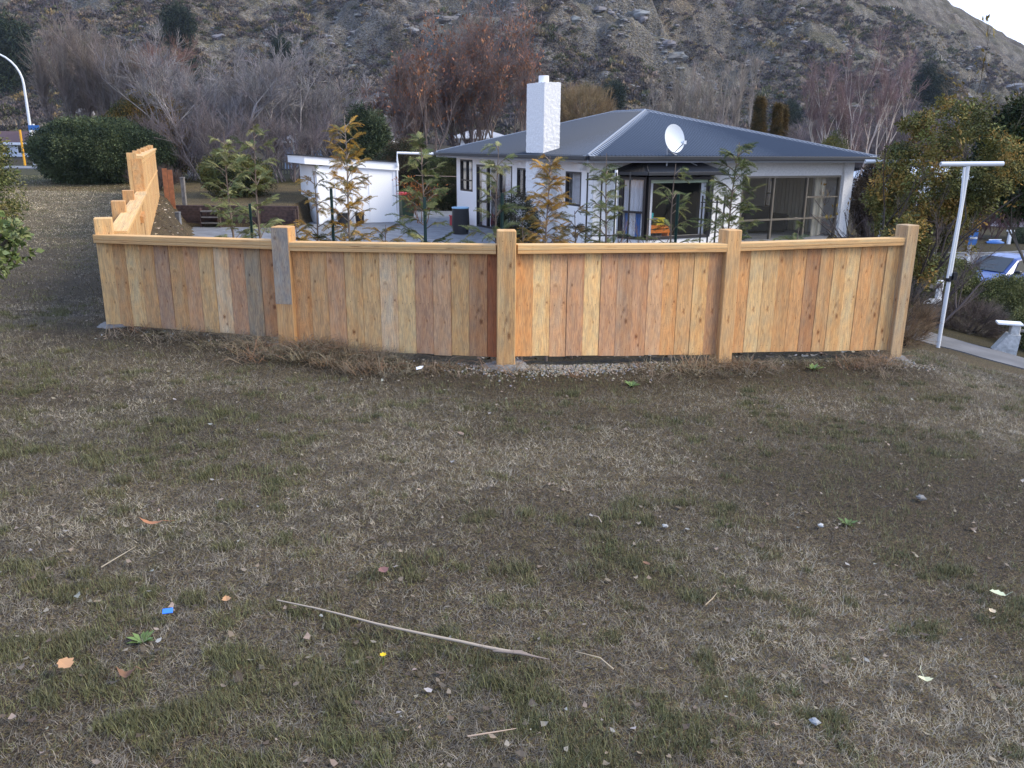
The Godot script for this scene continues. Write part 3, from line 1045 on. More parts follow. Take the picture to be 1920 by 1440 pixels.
func make_house() -> void:
	var a := deg_to_rad(HOUSE[3])
	var h := thing("bungalow", "white single storey bungalow with a dark blue corrugated hip roof", "house", V(HOUSE[0], HOUSE[1], HOUSE[2]), a)
	var F := Transform3D()                                                             # front wall: s = u, out = +z
	var S := Transform3D(Basis(Vector3(0, 0, 1), Vector3(0, 1, 0), Vector3(-1, 0, 0)), Vector3.ZERO)   # left wall: s = -v
	var R := Transform3D(Basis(Vector3(0, 0, -1), Vector3(0, 1, 0), Vector3(1, 0, 0)), Vector3(9.6, 0, 0))  # right wall: s = v
	var B := Transform3D(Basis(Vector3(-1, 0, 0), Vector3(0, 1, 0), Vector3(0, 0, -1)), Vector3(9.6, 0, -9.03))
	wall(h, S, -8.88, -0.14, -0.6, 2.40, [[-8.70, -7.66, 1.13, 2.2], [-7.38, -4.7, -0.02, 2.06], [-4.4, -3.55, 1.15, 2.02], [-1.45, -0.62, 1.08, 2.0]], M.cladding)
	wall(h, F, 0.0, 9.6, -0.6, 2.40, [[0.82, 4.1, 0.24, 2.0], [5.15, 9.2, -0.16, 1.87]], M.plaster)
	wall(h, R, 0.14, 8.88, -0.6, 2.40, [[1.5, 3.5, 0.55, 1.85], [5.0, 7.0, 0.8, 1.9]], M.plaster)
	wall(h, B, 0.0, 9.6, -0.6, 2.40, [[2.0, 3.4, 0.9, 2.0], [5.5, 7.4, 0.9, 2.0]], M.plaster)
	# upright cladding boards on the left wall
	var cl := MB.new()
	var s := -8.95
	while s < -0.1:
		var lo := -0.02
		var cut := false
		for q in [[-8.75, -7.62, 1.1, 2.24], [-7.42, -4.66, -0.1, 2.1], [-4.44, -3.5, 1.12, 2.06], [-1.5, -0.58, 1.05, 2.04], [-3.0, -1.88, -1.0, 3.0]]:
			if s > q[0] and s < q[1]:
				if q[2] > 0.0: cl.box(Vector3(s, -0.4, 0.0), Vector3(s + 0.075, q[2], 0.012), 0.0, S)
				if q[3] < 2.4: cl.box(Vector3(s, q[3], 0.0), Vector3(s + 0.075, 2.38, 0.012), 0.0, S)
				cut = true
		if not cut: cl.box(Vector3(s, -0.4, 0.0), Vector3(s + 0.075, 2.38, 0.012), 0.0, S)
		s += 0.09
	part(h, "cladding", cl.mesh(), M.cladding)
	bx(h, "corner_pillar", Vector3(9.24, -0.6, 0.003), Vector3(9.63, 2.36, 0.09), M.plaster)
	# floor, ceiling and inner walls
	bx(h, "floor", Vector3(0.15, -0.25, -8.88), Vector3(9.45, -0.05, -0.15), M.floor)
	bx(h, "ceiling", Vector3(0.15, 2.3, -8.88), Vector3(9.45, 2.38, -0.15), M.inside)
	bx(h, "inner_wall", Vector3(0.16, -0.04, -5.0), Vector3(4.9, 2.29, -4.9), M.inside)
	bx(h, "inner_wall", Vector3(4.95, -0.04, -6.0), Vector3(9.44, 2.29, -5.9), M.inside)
	bx(h, "inner_wall", Vector3(4.85, -0.04, -4.88), Vector3(4.95, 2.29, -1.6), M.inside)
	# roof
	var e := 2.44
	var k0 := Vector3(-0.58, e, 0.58)
	var k1 := Vector3(10.0, e, 0.58)
	var k2 := Vector3(10.0, e, -9.5)
	var k3 := Vector3(-0.58, e, -9.5)
	var ta := Vector3(4.72, 3.83, -4.35)
	var tb := Vector3(4.72, 3.83, -6.2)
	var rf := part(h, "roof", corrugated(k0, k1, ta, ta), M.roof)
	part(rf, "roof_sheet", corrugated(k3, k0, tb, ta), M.roof)
	part(rf, "roof_sheet", corrugated(k1, k2, ta, tb), M.roof)
	part(rf, "roof_sheet", corrugated(k2, k3, tb, tb), M.roof)
	for c in [[k0, ta], [k1, ta], [k2, tb], [k3, tb], [ta, tb]]:
		var lift := Vector3(0, 0.018, 0)
		var z: Vector3 = (c[1] - c[0]).normalized()
		var x: Vector3 = Vector3.UP.cross(z).normalized()
		var m := MB.new()
		for sg in [-1.0, 1.0]:
			var drop := Vector3(0, -0.055, 0)
			var i0: Vector3 = c[0] + lift
			var i1: Vector3 = c[1] + lift
			if sg < 0: m.quad(i0, i1, i1 - x * 0.19 + drop, i0 - x * 0.19 + drop)
			else: m.quad(i0 + x * 0.19 + drop, i1 + x * 0.19 + drop, i1, i0)
		m.tube([c[0] + lift, c[1] + lift], [0.03, 0.03], 6)
		part(rf, "ridge_cap" if c[0] == ta else "hip_cap", m.mesh(), M.roof_cap)
	var sf := MB.new()
	sf.box(Vector3(-0.56, 2.385, -9.46), Vector3(9.98, 2.40, -9.04), 0.0)
	sf.box(Vector3(-0.56, 2.385, 0.0), Vector3(9.98, 2.40, 0.56), 0.0)
	sf.box(Vector3(-0.56, 2.385, -9.04), Vector3(0.0, 2.40, 0.0), 0.0)
	sf.box(Vector3(9.6, 2.385, -9.04), Vector3(9.98, 2.40, 0.0), 0.0)
	part(h, "soffit", sf.mesh(), M.soffit)
	var gt := [[k0, k1, Vector3(0, 0, 1)], [k3, k0, Vector3(-1, 0, 0)], [k1, k2, Vector3(1, 0, 0)], [k2, k3, Vector3(0, 0, -1)]]
	for q in gt:
		var o: Vector3 = q[2] * 0.055
		part(h, "gutter", beam(q[0] + o + Vector3(0, -0.055, 0), q[1] + o + Vector3(0, -0.055, 0), 0.115, 0.105, 0.012), M.gutter)
		var o2: Vector3 = q[2] * -0.012
		part(h, "fascia", beam(q[0] + o2 + Vector3(0, -0.09, 0), q[1] + o2 + Vector3(0, -0.09, 0), 0.02, 0.16, 0.0), M.soffit)
	# chimney against the left wall
	var ch := part(h, "chimney", rough_box(Vector3(-0.46, -0.6, -2.95), Vector3(0.06, 4.36, -1.93), 0.035, 0.032, 61), M.rough_block)
	var fl := MB.new()
	fl.tube([Vector3(-0.2, 4.3, -2.44), Vector3(-0.2, 4.56, -2.44)], [0.145, 0.145], 20)
	part(ch, "flue", fl.mesh(), M.white)
	# windows and doors
	window(h, "window", S, -8.70, -7.66, 1.13, 2.2, [-8.18], [[-8.70, -8.18, 1.5], [-8.18, -7.66, 1.5]], M.frame)
	window(h, "window", S, -4.4, -3.55, 1.15, 2.02, [-3.98], [], M.frame)
	window(h, "window", S, -1.45, -0.62, 1.08, 2.0, [], [], M.frame)
	window(h, "sliding_door", S, -7.38, -4.7, -0.02, 2.06, [-6.52, -5.6], [[-7.38, -6.52, 0.85], [-5.6, -4.7, 0.85]], M.frame, 0.075)
	window(h, "sliding_door", F, 5.15, 9.2, -0.16, 1.87, [6.43, 7.79], [[5.15, 6.43, 0.58], [6.43, 7.79, 0.58], [7.79, 9.2, 0.58], [7.79, 9.2, 1.22]], M.bronze, 0.06)
	window(h, "window", R, 1.5, 3.5, 0.55, 1.85, [2.5], [[1.5, 2.5, 1.15], [2.5, 3.5, 1.15]], M.frame)
	window(h, "window", R, 5.0, 7.0, 0.8, 1.9, [6.0], [], M.frame)
	window(h, "window", B, 2.0, 3.4, 0.9, 2.0, [2.7], [], M.frame)
	window(h, "window", B, 5.5, 7.4, 0.9, 2.0, [6.4], [], M.frame)
	var doorstep := bx(h, "step", Vector3(-0.9, -0.5, -7.5), Vector3(-0.01, -0.08, -4.6), M.concrete)
	doorstep.name = "door_step"
	# bay window with its own hip roof
	var bay := part(h, "bay_window", rough_bay(), M.plaster)
	var w0 := Vector3(0.82, 0, 0.0)
	var w1 := Vector3(1.22, 0, 0.72)
	var w2 := Vector3(3.42, 0, 0.72)
	var w3 := Vector3(4.02, 0, 0.0)
	for q in [[w0, w1, 0], [w1, w2, 1], [w2, w3, 2]]:
		var ex: Vector3 = (q[1] - q[0]).normalized()
		var t := Transform3D(Basis(ex, Vector3.UP, ex.cross(Vector3.UP)), q[0])
		var l: float = (q[1] - q[0]).length()
		window(bay, "bay_sash", t, 0.03, l - 0.03, 0.26, 1.90, [], [[0.03, l - 0.03, 0.98]] if q[2] == 0 else [], M.frame, 0.07, 0.03)
	drape(bay, "net_curtain", Transform3D(Basis((w1 - w0).normalized(), Vector3.UP, (w1 - w0).normalized().cross(Vector3.UP)), w0), 0.1, 0.72, 1.0, 1.84, -0.12, M.curtain, 10.0)
	var fr := Transform3D(Basis(), w1)
	drape(bay, "curtain", fr, 0.08, 0.30, 0.34, 1.86, -0.14, M.curtain, 9.0)
	drape(bay, "curtain", fr, 1.93, 2.13, 0.34, 1.86, -0.14, M.curtain, 9.0)
	var bl := MB.new()
	bl.box(Vector3(0.08, 1.74, -0.09), Vector3(2.12, 1.84, -0.07), 0.0, fr)
	part(bay, "blind", bl.mesh(), mat(lin(0.38, 0.44, 0.30), 0.7))
	var z1 := Vector3(1.06, 2.03, 0.95)
	var z2 := Vector3(3.62, 2.03, 0.95)
	var y0 := Vector3(0.42, 2.03, 0.02)
	var y3 := Vector3(4.45, 2.03, 0.02)
	var u1 := Vector3(1.6, 2.36, 0.02)
	var u2 := Vector3(3.1, 2.36, 0.02)
	part(bay, "bay_roof", corrugated(z1, z2, u1, u2), M.bay_roof)
	var br := MB.new()
	br.quad(y0, z1, u1, y0 + (u1 - y0) * 0.98)
	br.quad(z2, y3, u2 + (y3 - u2) * 0.02, u2)
	for k in 10:
		var t3 := (k + 0.5) / 10.0
		br.tube([y0.lerp(z1, t3), u1.lerp(y0.lerp(z1, t3), 0.12)], [0.012, 0.012], 4)
		br.tube([z2.lerp(y3, t3), u2.lerp(z2.lerp(y3, t3), 0.12)], [0.012, 0.012], 4)
	br.tube([z1, u1], [0.03, 0.03], 5)
	br.tube([z2, u2], [0.03, 0.03], 5)
	part(bay, "bay_roof_end", br.mesh(), M.bay_roof)
	for q in [[y0, z1], [z1, z2], [z2, y3]]:
		part(bay, "bay_gutter", beam(q[0] + Vector3(0, -0.035, 0), q[1] + Vector3(0, -0.035, 0), 0.06, 0.09, 0.008), M.gutter)
	var lid := MB.new()
	lid.quad(Vector3(0.5, 1.985, 0.0), Vector3(1.06, 1.985, 0.93), Vector3(3.62, 1.985, 0.93), Vector3(4.4, 1.985, 0.0))
	part(bay, "bay_soffit", lid.mesh(), M.soffit)
	# curtains in the other windows
	drape(h, "curtain", S, -8.62, -8.24, 1.15, 2.15, -0.2, M.curtain, 8.0)
	drape(h, "curtain", S, -7.3, -6.62, -0.02, 2.0, -0.2, M.curtain, 8.0)
	drape(h, "curtain", S, -5.5, -4.8, -0.02, 2.0, -0.2, M.curtain, 8.0)
	drape(h, "curtain", S, -4.35, -3.6, 1.15, 2.0, -0.2, M.curtain, 8.0)
	drape(h, "curtain", S, -1.4, -0.7, 1.1, 1.96, -0.22, M.curtain, 8.0)
	drape(h, "curtain", R, 1.3, 3.1, -0.02, 1.95, -0.22, M.cream_curtain, 6.0)
	drape(h, "curtain", F, 8.35, 8.8, -0.1, 1.84, -0.24, M.cream_curtain, 7.0)
	drape(h, "curtain", R, 5.0, 5.6, 0.7, 1.95, -0.2, M.curtain, 8.0)
	# things about the house
	var at := func(u: float, y: float, v: float) -> Vector3: return h.transform * Vector3(u, y, -v)
	var sofa := thing("sofa", "dark sofa seen through the wide sliding door", "sofa", at.call(7.6, -0.04, 1.9), a)
	for q in [["seat", Vector3(-0.9, 0.12, -0.4), Vector3(0.9, 0.44, 0.42)], ["backrest", Vector3(-0.9, 0.44, -0.42), Vector3(0.9, 0.86, -0.18)], ["arm", Vector3(-1.08, 0.1, -0.42), Vector3(-0.9, 0.62, 0.42)], ["arm", Vector3(0.9, 0.1, -0.42), Vector3(1.08, 0.62, 0.42)]]:
		bx(sofa, q[0], q[1], q[2], M.dark_cloth, 0.05)
	for q in [Vector3(-0.95, 0, -0.32), Vector3(0.9, 0, -0.32), Vector3(-0.95, 0, 0.32), Vector3(0.9, 0, 0.32)]:
		bx(sofa, "foot", q, q + Vector3(0.05, 0.13, 0.05), M.black)
	var ft := thing("fitness_bike", "dark exercise bike with pale frame inside the sliding door", "exercise bike", at.call(5.9, -0.04, 0.9), a)
	var fb := MB.new()
	fb.tube([Vector3(-0.35, 0.04, 0), Vector3(-0.05, 0.45, 0), Vector3(-0.12, 0.9, 0)], [0.03, 0.035, 0.03], 6)
	fb.tube([Vector3(0.38, 0.04, 0), Vector3(-0.05, 0.45, 0), Vector3(0.3, 1.05, 0)], [0.03, 0.035, 0.03], 6)
	part(ft, "frame", fb.mesh(), M.metal)
	bx(ft, "saddle", Vector3(-0.28, 0.88, -0.1), Vector3(0.02, 0.97, 0.1), M.dark_cloth, 0.03)
	bx(ft, "handlebar", Vector3(0.24, 1.03, -0.26), Vector3(0.32, 1.09, 0.26), M.dark_cloth, 0.02)
	var wh := MB.new()
	wh.tube([Vector3(0.22, 0.28, -0.06), Vector3(0.22, 0.28, 0.06)], [0.22, 0.22], 18)
	part(ft, "flywheel", wh.mesh(), M.black)
	var tb2 := thing("wooden_bench", "orange wooden bench standing in the bay window", "bench", at.call(1.9, 0.0, -0.12), a)
	bx(tb2, "top", Vector3(-0.42, 0.50, -0.16), Vector3(0.5, 0.58, 0.2), wood(Color(0.85, 0.5, 0.2), 2), 0.01)
	bx(tb2, "rail", Vector3(-0.4, 0.38, 0.16), Vector3(0.48, 0.47, 0.19), wood(Color(0.85, 0.5, 0.2), 3), 0.005)
	for q in [-0.4, 0.42]:
		bx(tb2, "leg", Vector3(q, 0.0, -0.12), Vector3(q + 0.06, 0.5, 0.15), wood(Color(0.8, 0.47, 0.2), 1), 0.005)
	var cup := MB.new()
	cup.tube([Vector3.ZERO, Vector3(0, 0.14, 0)], [0.075, 0.085], 14)
	tag(part(self, "flower_pot", cup.mesh(), mat(lin(0.02, 0.33, 0.36), 0.5), Transform3D(Basis(), at.call(1.72, 0.79, -0.25))), "small teal pot inside the bay window", "pot")
	var shelf := MB.new()
	shelf.box(Vector3(-0.2, -0.03, -0.1), Vector3(0.2, 0.0, 0.1), 0.004)
	tag(part(self, "pot_shelf", shelf.mesh(), M.grey_wood, Transform3D(Basis(Vector3.UP, a), at.call(1.72, 0.79, -0.25))), "little shelf under the teal pot in the bay", "shelf")
	var yb := MB.new()
	yb.box(Vector3(-0.14, 0, -0.1), Vector3(0.14, 0.16, 0.1), 0.015)
	yb.box(Vector3(-0.15, 0.165, -0.11), Vector3(0.15, 0.2, 0.11), 0.008)
	tag(part(self, "storage_box", yb.mesh(), mat(lin(0.55, 0.46, 0.02), 0.5), Transform3D(Basis(Vector3.UP, a), at.call(2.12, 0.581, -0.1))), "yellow box with a lid on the orange bench in the bay", "box")
	var cloth := thing("striped_cloth", "white cloth with broad blue stripes in the lower left bay pane", "cloth", at.call(0.82, 0.0, 0.0), a)
	var ct := Transform3D(Basis((w1 - w0).normalized(), Vector3.UP, (w1 - w0).normalized().cross(Vector3.UP)), Vector3.ZERO)
	for q in [[0.08, 0.14, 1], [0.14, 0.24, 0], [0.24, 0.46, 1], [0.46, 0.62, 0], [0.62, 0.76, 1]]:
		drape(cloth, "cloth" if q[2] else "stripe", ct, q[0], q[1], 0.32, 0.94, -0.13, M.curtain if q[2] else M.blue, 4.0)
	# dish, lamps
	var dish := thing("satellite_dish", "round grey satellite dish on a braced mast over the bay window", "satellite dish", at.call(2.0, 2.12, -0.5), a)
	var ds := MB.new()
	var face := Vector3(0.04, 0.22, 0.97).normalized()
	var side := Vector3.UP.cross(face).normalized()
	var up := face.cross(side)
	var cen := Vector3(0.10, 0.76, 0.06)
	for back in [0.0, -0.012]:
		for i in 6:
			for j in 28:
				var q := []
				for w in [[i, j], [i + 1, j], [i + 1, j + 1], [i, j + 1]]:
					var r: float = w[0] / 6.0
					var an: float = TAU * w[1] / 28.0
					q.append(cen + side * cos(an) * r * 0.335 + up * sin(an) * r * 0.375 + face * (0.07 * r * r + back))
				if i == 0:
					if back == 0.0: ds.tri(q[0], q[1], q[2])
					else: ds.tri(q[0], q[2], q[1])
				elif back == 0.0: ds.quad(q[0], q[1], q[2], q[3])
				else: ds.quad(q[3], q[2], q[1], q[0])
	part(dish, "reflector", ds.mesh(), M.dish)
	var ms := MB.new()
	ms.tube([Vector3(-0.02, -0.03, 0), Vector3(-0.02, 0.5, 0), Vector3(0.04, 0.72, 0.0)], [0.024, 0.024, 0.02], 8)
	ms.box(Vector3(-0.11, -0.04, -0.09), Vector3(0.07, -0.02, 0.09))
	part(dish, "mast", ms.mesh(), M.metal)
	var st := MB.new()
	st.tube([Vector3(0.0, 0.45, 0.0), Vector3(1.25, -0.02, 0.0)], [0.014, 0.014], 6)
	part(dish, "strut", st.mesh(), M.metal)
	var ar := MB.new()
	var tip := cen + face * 0.42 - up * 0.2
	ar.tube([cen - up * 0.36, tip], [0.014, 0.012], 6)
	part(dish, "feed_arm", ar.mesh(), M.metal)
	var fd := MB.new()
	fd.tube([tip - face * 0.02, tip + (cen - tip).normalized() * 0.1], [0.04, 0.03], 10)
	fd.box(tip + Vector3(-0.03, -0.03, -0.03), tip + Vector3(0.05, 0.06, 0.03))
	part(dish, "feed_horn", fd.mesh(), M.dish)
	var gl := thing("globe_lamp", "white glass globe lamp on the house corner beside the chimney", "lamp", at.call(-0.02, 2.12, 0.42), a)
	var sp := SphereMesh.new()
	sp.radius = 0.095
	sp.height = 0.19
	part(gl, "globe", sp, mat(lin(0.8, 0.8, 0.8), 0.3), Transform3D(Basis(), Vector3(-0.14, 0.06, 0)))
	var gb := MB.new()
	gb.tube([Vector3(0.02, -0.06, 0), Vector3(-0.14, -0.06, 0), Vector3(-0.14, -0.02, 0)], [0.02, 0.02, 0.05], 8)
	part(gl, "bracket", gb.mesh(), M.white)
	var fl2 := thing("flood_lamp", "pair of small white flood lamps under the front eave", "lamp", at.call(3.95, 2.34, -0.2), a)
	for q in [-0.09, 0.03]:
		var fm := MB.new()
		fm.tube([Vector3(q, 0.04, 0), Vector3(q * 1.2, 0.0, 0.02), Vector3(q * 1.8, -0.09, 0.1)], [0.015, 0.03, 0.062], 12)
		part(fl2, "spot_head", fm.mesh(), M.white)
	bx(fl2, "mount", Vector3(-0.07, 0.03, -0.04), Vector3(0.05, 0.046, 0.04), M.white)
	# pots and boxes by the left door
	var rb := thing("red_crate", "red plastic crate on the paving by the left door", "crate", at.call(-0.55, -0.0, 7.72), a)
	bx(rb, "body", Vector3(-0.2, 0, -0.25), Vector3(0.2, 0.3, 0.25), M.red, 0.02)
	bx(rb, "lid", Vector3(-0.22, 0.302, -0.27), Vector3(0.22, 0.34, 0.27), M.red, 0.01)
	var db := thing("water_barrel", "black barrel with a pale blue rim in front of the left door", "barrel", at.call(-1.6, 0.0, 5.1), a)
	var bm := MB.new()
	bm.tube([Vector3.ZERO, Vector3(0, 0.3, 0), Vector3(0, 0.78, 0)], [0.24, 0.28, 0.26], 18)
	part(db, "body", bm.mesh(), M.black)
	bm = MB.new()
	bm.tube([Vector3(0, 0.782, 0), Vector3(0, 0.82, 0)], [0.275, 0.275], 18)
	part(db, "rim", bm.mesh(), mat(lin(0.25, 0.42, 0.55), 0.5))

func rough_bay() -> ArrayMesh:
	# low plaster wall under the bay sashes
	var m := MB.new()
	var p := [Vector3(0.82, 0, 0.003), Vector3(1.22, 0, 0.72), Vector3(3.42, 0, 0.72), Vector3(4.02, 0, 0.003)]
	for i in 3:
		m.quad(p[i] + Vector3(0, -0.6, 0), p[i + 1] + Vector3(0, -0.6, 0), p[i + 1] + Vector3(0, 0.25, 0), p[i] + Vector3(0, 0.25, 0))
	m.quad(p[0] + Vector3(0, 0.25, 0), p[1] + Vector3(0, 0.25, 0), p[2] + Vector3(0, 0.25, 0), p[3] + Vector3(0, 0.25, 0))
	return m.mesh()

# ---------------------------------------------------------------- plants
func twig_bundle(s: int, n: int, spread: float, thick: float, up := 1.0) -> ArrayMesh:
	# a spray of thin forking twigs, one metre long along y
	rng.seed = s
	var m := MB.new()
	for i in n:
		var k := rnd(0.7, 1.25)
		m.col = Color(k, k, k)
		var y0 := rnd(0.0, 0.35)
		var dir := (Vector3(rnd(-1, 1), 0, rnd(-1, 1)) * spread + Vector3.UP * up).normalized()
		var l := rnd(0.3, 0.8)
		var a := Vector3(0, y0, 0)
		var b := a + dir * l * 0.5 + jit(0.03)
		var c := b + (dir + jit(0.35)).normalized() * l * 0.5
		m.tube([a, b, c], [thick, thick * 0.8, thick * 0.35], 3, false)
		for f in 2:
			var e := b.lerp(c, rnd(0.0, 0.5))
			m.tube([e, e + (dir + jit(0.7)).normalized() * l * rnd(0.25, 0.45)], [thick * 0.6, thick * 0.25], 3, false)
	return m.mesh()

func leaf_bundle(s: int, n: int, r: float, l: float, w: float, droop := 0.0) -> ArrayMesh:
	# n small pointed leaves round a point
	rng.seed = s
	var m := MB.new()
	for i in n:
		var at := on_sphere() * r * pow(rng.randf(), 0.5)
		var dir := (at.normalized() + jit(0.7) + Vector3(0, -droop, 0)).normalized()
		var side := dir.cross(on_sphere()).normalized() * w * rnd(0.7, 1.3)
		var q := l * rnd(0.7, 1.3)
		var fold := dir.cross(side).normalized() * w * 0.4
		var k := rnd(0.65, 1.35)
		m.col = Color(k * rnd(0.92, 1.08), k, k * rnd(0.9, 1.1))
		m.tri(at, at + dir * q * 0.45 + side + fold, at + dir * q)
		m.tri(at, at + dir * q, at + dir * q * 0.45 - side + fold)
	return m.mesh()

func frond(s: int) -> ArrayMesh:
	# a flat feathery cypress spray, one metre along y, drooping at the tip
	rng.seed = s
	var m := MB.new()
	var axis := func(t: float) -> Vector3: return Vector3(0, t * (1.0 - 0.12 * t), -0.28 * t * t)
	for i in 19:
		var t := 0.06 + 0.92 * i / 18.0
		for sg in [-1.0, 1.0]:
			var l := 0.36 * pow(1.0 - 0.86 * t, 0.8) * rnd(0.6, 1.25) + 0.03
			var a: Vector3 = axis.call(t)
			var b := a + Vector3(sg * l * 0.7, l * 0.72, rnd(-0.16, 0.06) * l * 3.0)
			var w := Vector3(0.0, 0.011, 0.005)
			var k := rnd(0.6, 1.4)
			m.col = Color(k, k * rnd(0.94, 1.06), k * rnd(0.85, 1.1))
			m.quad(a - w, a + w, a.lerp(b, 0.6) + w, a.lerp(b, 0.6) - w)
			m.tri(a.lerp(b, 0.6) - w, a.lerp(b, 0.6) + w, b)
			for f in 3:
				var g := a.lerp(b, 0.25 + 0.25 * f)
				var e := g + Vector3(sg * 0.03, l * 0.3, rnd(-0.06, 0.02))
				var w2 := Vector3(0.011 * sg, 0.0, 0.004)
				m.tri(g - w2, g + w2, e)
				e = g + Vector3(sg * l * 0.28, -l * 0.04, rnd(-0.08, 0.02))
				m.tri(g - w * 0.8, g + w * 0.8, e)
	m.col = Color(0.8, 0.7, 0.6)
	for i in 6:
		m.tube([axis.call(i / 6.0), axis.call((i + 1) / 6.0)], [0.012 * (1.1 - i / 6.0), 0.012 * (1.1 - (i + 1) / 6.0)], 3, false)
	return m.mesh()

var K := {}
func kits() -> void:
	K.twig = twig_bundle(201, 7, 1.0, 0.0085)
	K.twig_thin = twig_bundle(202, 10, 0.75, 0.0065)
	K.twig_up = twig_bundle(203, 8, 0.32, 0.007)
	K.leaf = leaf_bundle(204, 26, 0.5, 0.30, 0.075)
	K.leaf_small = leaf_bundle(205, 44, 0.5, 0.16, 0.05)
	K.leaf_big = leaf_bundle(206, 12, 0.5, 0.42, 0.14, 0.3)
	K.needle = leaf_bundle(207, 46, 0.5, 0.34, 0.028)
	K.few = leaf_bundle(208, 7, 0.5, 0.22, 0.07, 0.5)
	K.frond = [frond(209), frond(210), frond(211)]

# a tree that has shed its leaves: stems, limbs and twigs
func bare_tree(called: String, label: String, at: Vector3, o: Dictionary) -> Node3D:
	rng.seed = o.seed
	var t := thing(called, label, o.get("cat", "tree"), at, 0.0, o.get("group", ""))
	var m := MB.new()
	var h: float = o.h
	var tips := []
	var bark: Color = o.bark
	var stems: int = o.get("stems", 4)
	var lean: float = o.get("lean", 0.35)
	var upw: float = o.get("up", 0.25)
	var lev: int = o.get("levels", 3)
	var fan: int = o.get("fan", 5)
	var stack := []
	for i in stems:
		var a := TAU * (i + rnd(-0.3, 0.3)) / stems
		var base := Vector3(cos(a), 0, sin(a)) * rnd(0.0, 0.03) * h * stems
		if stems == 1: base = Vector3.ZERO
		var dir: Vector3 = (Vector3(cos(a), 0, sin(a)) * lean * rnd(0.5, 1.3) + Vector3.UP).normalized()
		if o.has("dir"): dir = o.dir
		stack.append([base, dir, h * rnd(0.5, 0.68) if lev > 1 else h, o.r * rnd(0.8, 1.15), 0])
	while stack.size():
		var s: Array = stack.pop_back()
		var p: Vector3 = s[0]
		var dir: Vector3 = s[1]
		var l: float = s[2]
		var r: float = s[3]
		var pts := [p]
		var rad := [r]
		var n := 4
		for i in n:
			dir = (dir + jit(o.get("crook", 0.16)) + Vector3.UP * upw * 0.2).normalized()
			p += dir * l / n
			pts.append(p)
			rad.append(r * (1.0 - 0.62 * (i + 1) / n))
		m.col = tint(bark, 0.15)
		m.tube(pts, rad, 6 if s[4] == 0 else (4 if s[4] == 1 else 3), s[4] == 0)
		if s[4] < lev - 1:
			for i in fan:
				var f := rnd(0.25, 1.0) if i < fan - 1 else 1.0
				var q := f * n
				var b: Vector3 = pts[int(minf(q, n - 0.01))].lerp(pts[int(minf(q, n - 0.01)) + 1], minf(q, n - 0.01) - int(minf(q, n - 0.01)))
				var out := on_sphere()
				out.y = absf(out.y) * 0.4
				var d2: Vector3 = (dir * 0.75 + out * o.get("spread", 0.85) + Vector3.UP * upw).normalized()
				stack.append([b, d2, l * rnd(0.42, 0.68), maxf(r * (1.0 - 0.6 * f) * 0.8, 0.009), s[4] + 1])
		for i in o.get("twigs", 4):
			if s[4] == 0 and lev > 1: break
			var f2 := rnd(0.15, 1.0)
			var q2 := minf(f2 * n, n - 0.01)
			var b2: Vector3 = pts[int(q2)].lerp(pts[int(q2) + 1], q2 - int(q2))
			tips.append([b2, (dir + jit(0.65) + Vector3.UP * upw).normalized()])
	part(t, "trunk", m.mesh(), M.bark)
	var xs := []
	var cs := []
	var lx := []
	var lc := []
	for q in tips:
		xs.append(aim(q[1], o.ts * rnd(0.6, 1.3), q[0]))
		cs.append(tint(o.twig, 0.22))
		if o.has("leaf") and rng.randf() < o.get("leafy", 0.5) * smoothstep(0.25, 0.8, q[0].y / h):
			lx.append(aim(q[1], o.get("ls", 0.5) * rnd(0.6, 1.3), q[0] + q[1] * 0.3))
			lc.append(tint(o.leaf, 0.3))
	if xs.size():
		copies(t, "crown", K[o.get("kit", "twig")], M.bark, xs, cs).set_meta("kind", "stuff")
	if lx.size():
		copies(t, "dead_leaves", K.few, M.leaf, lx, lc).set_meta("kind", "stuff")
	return t

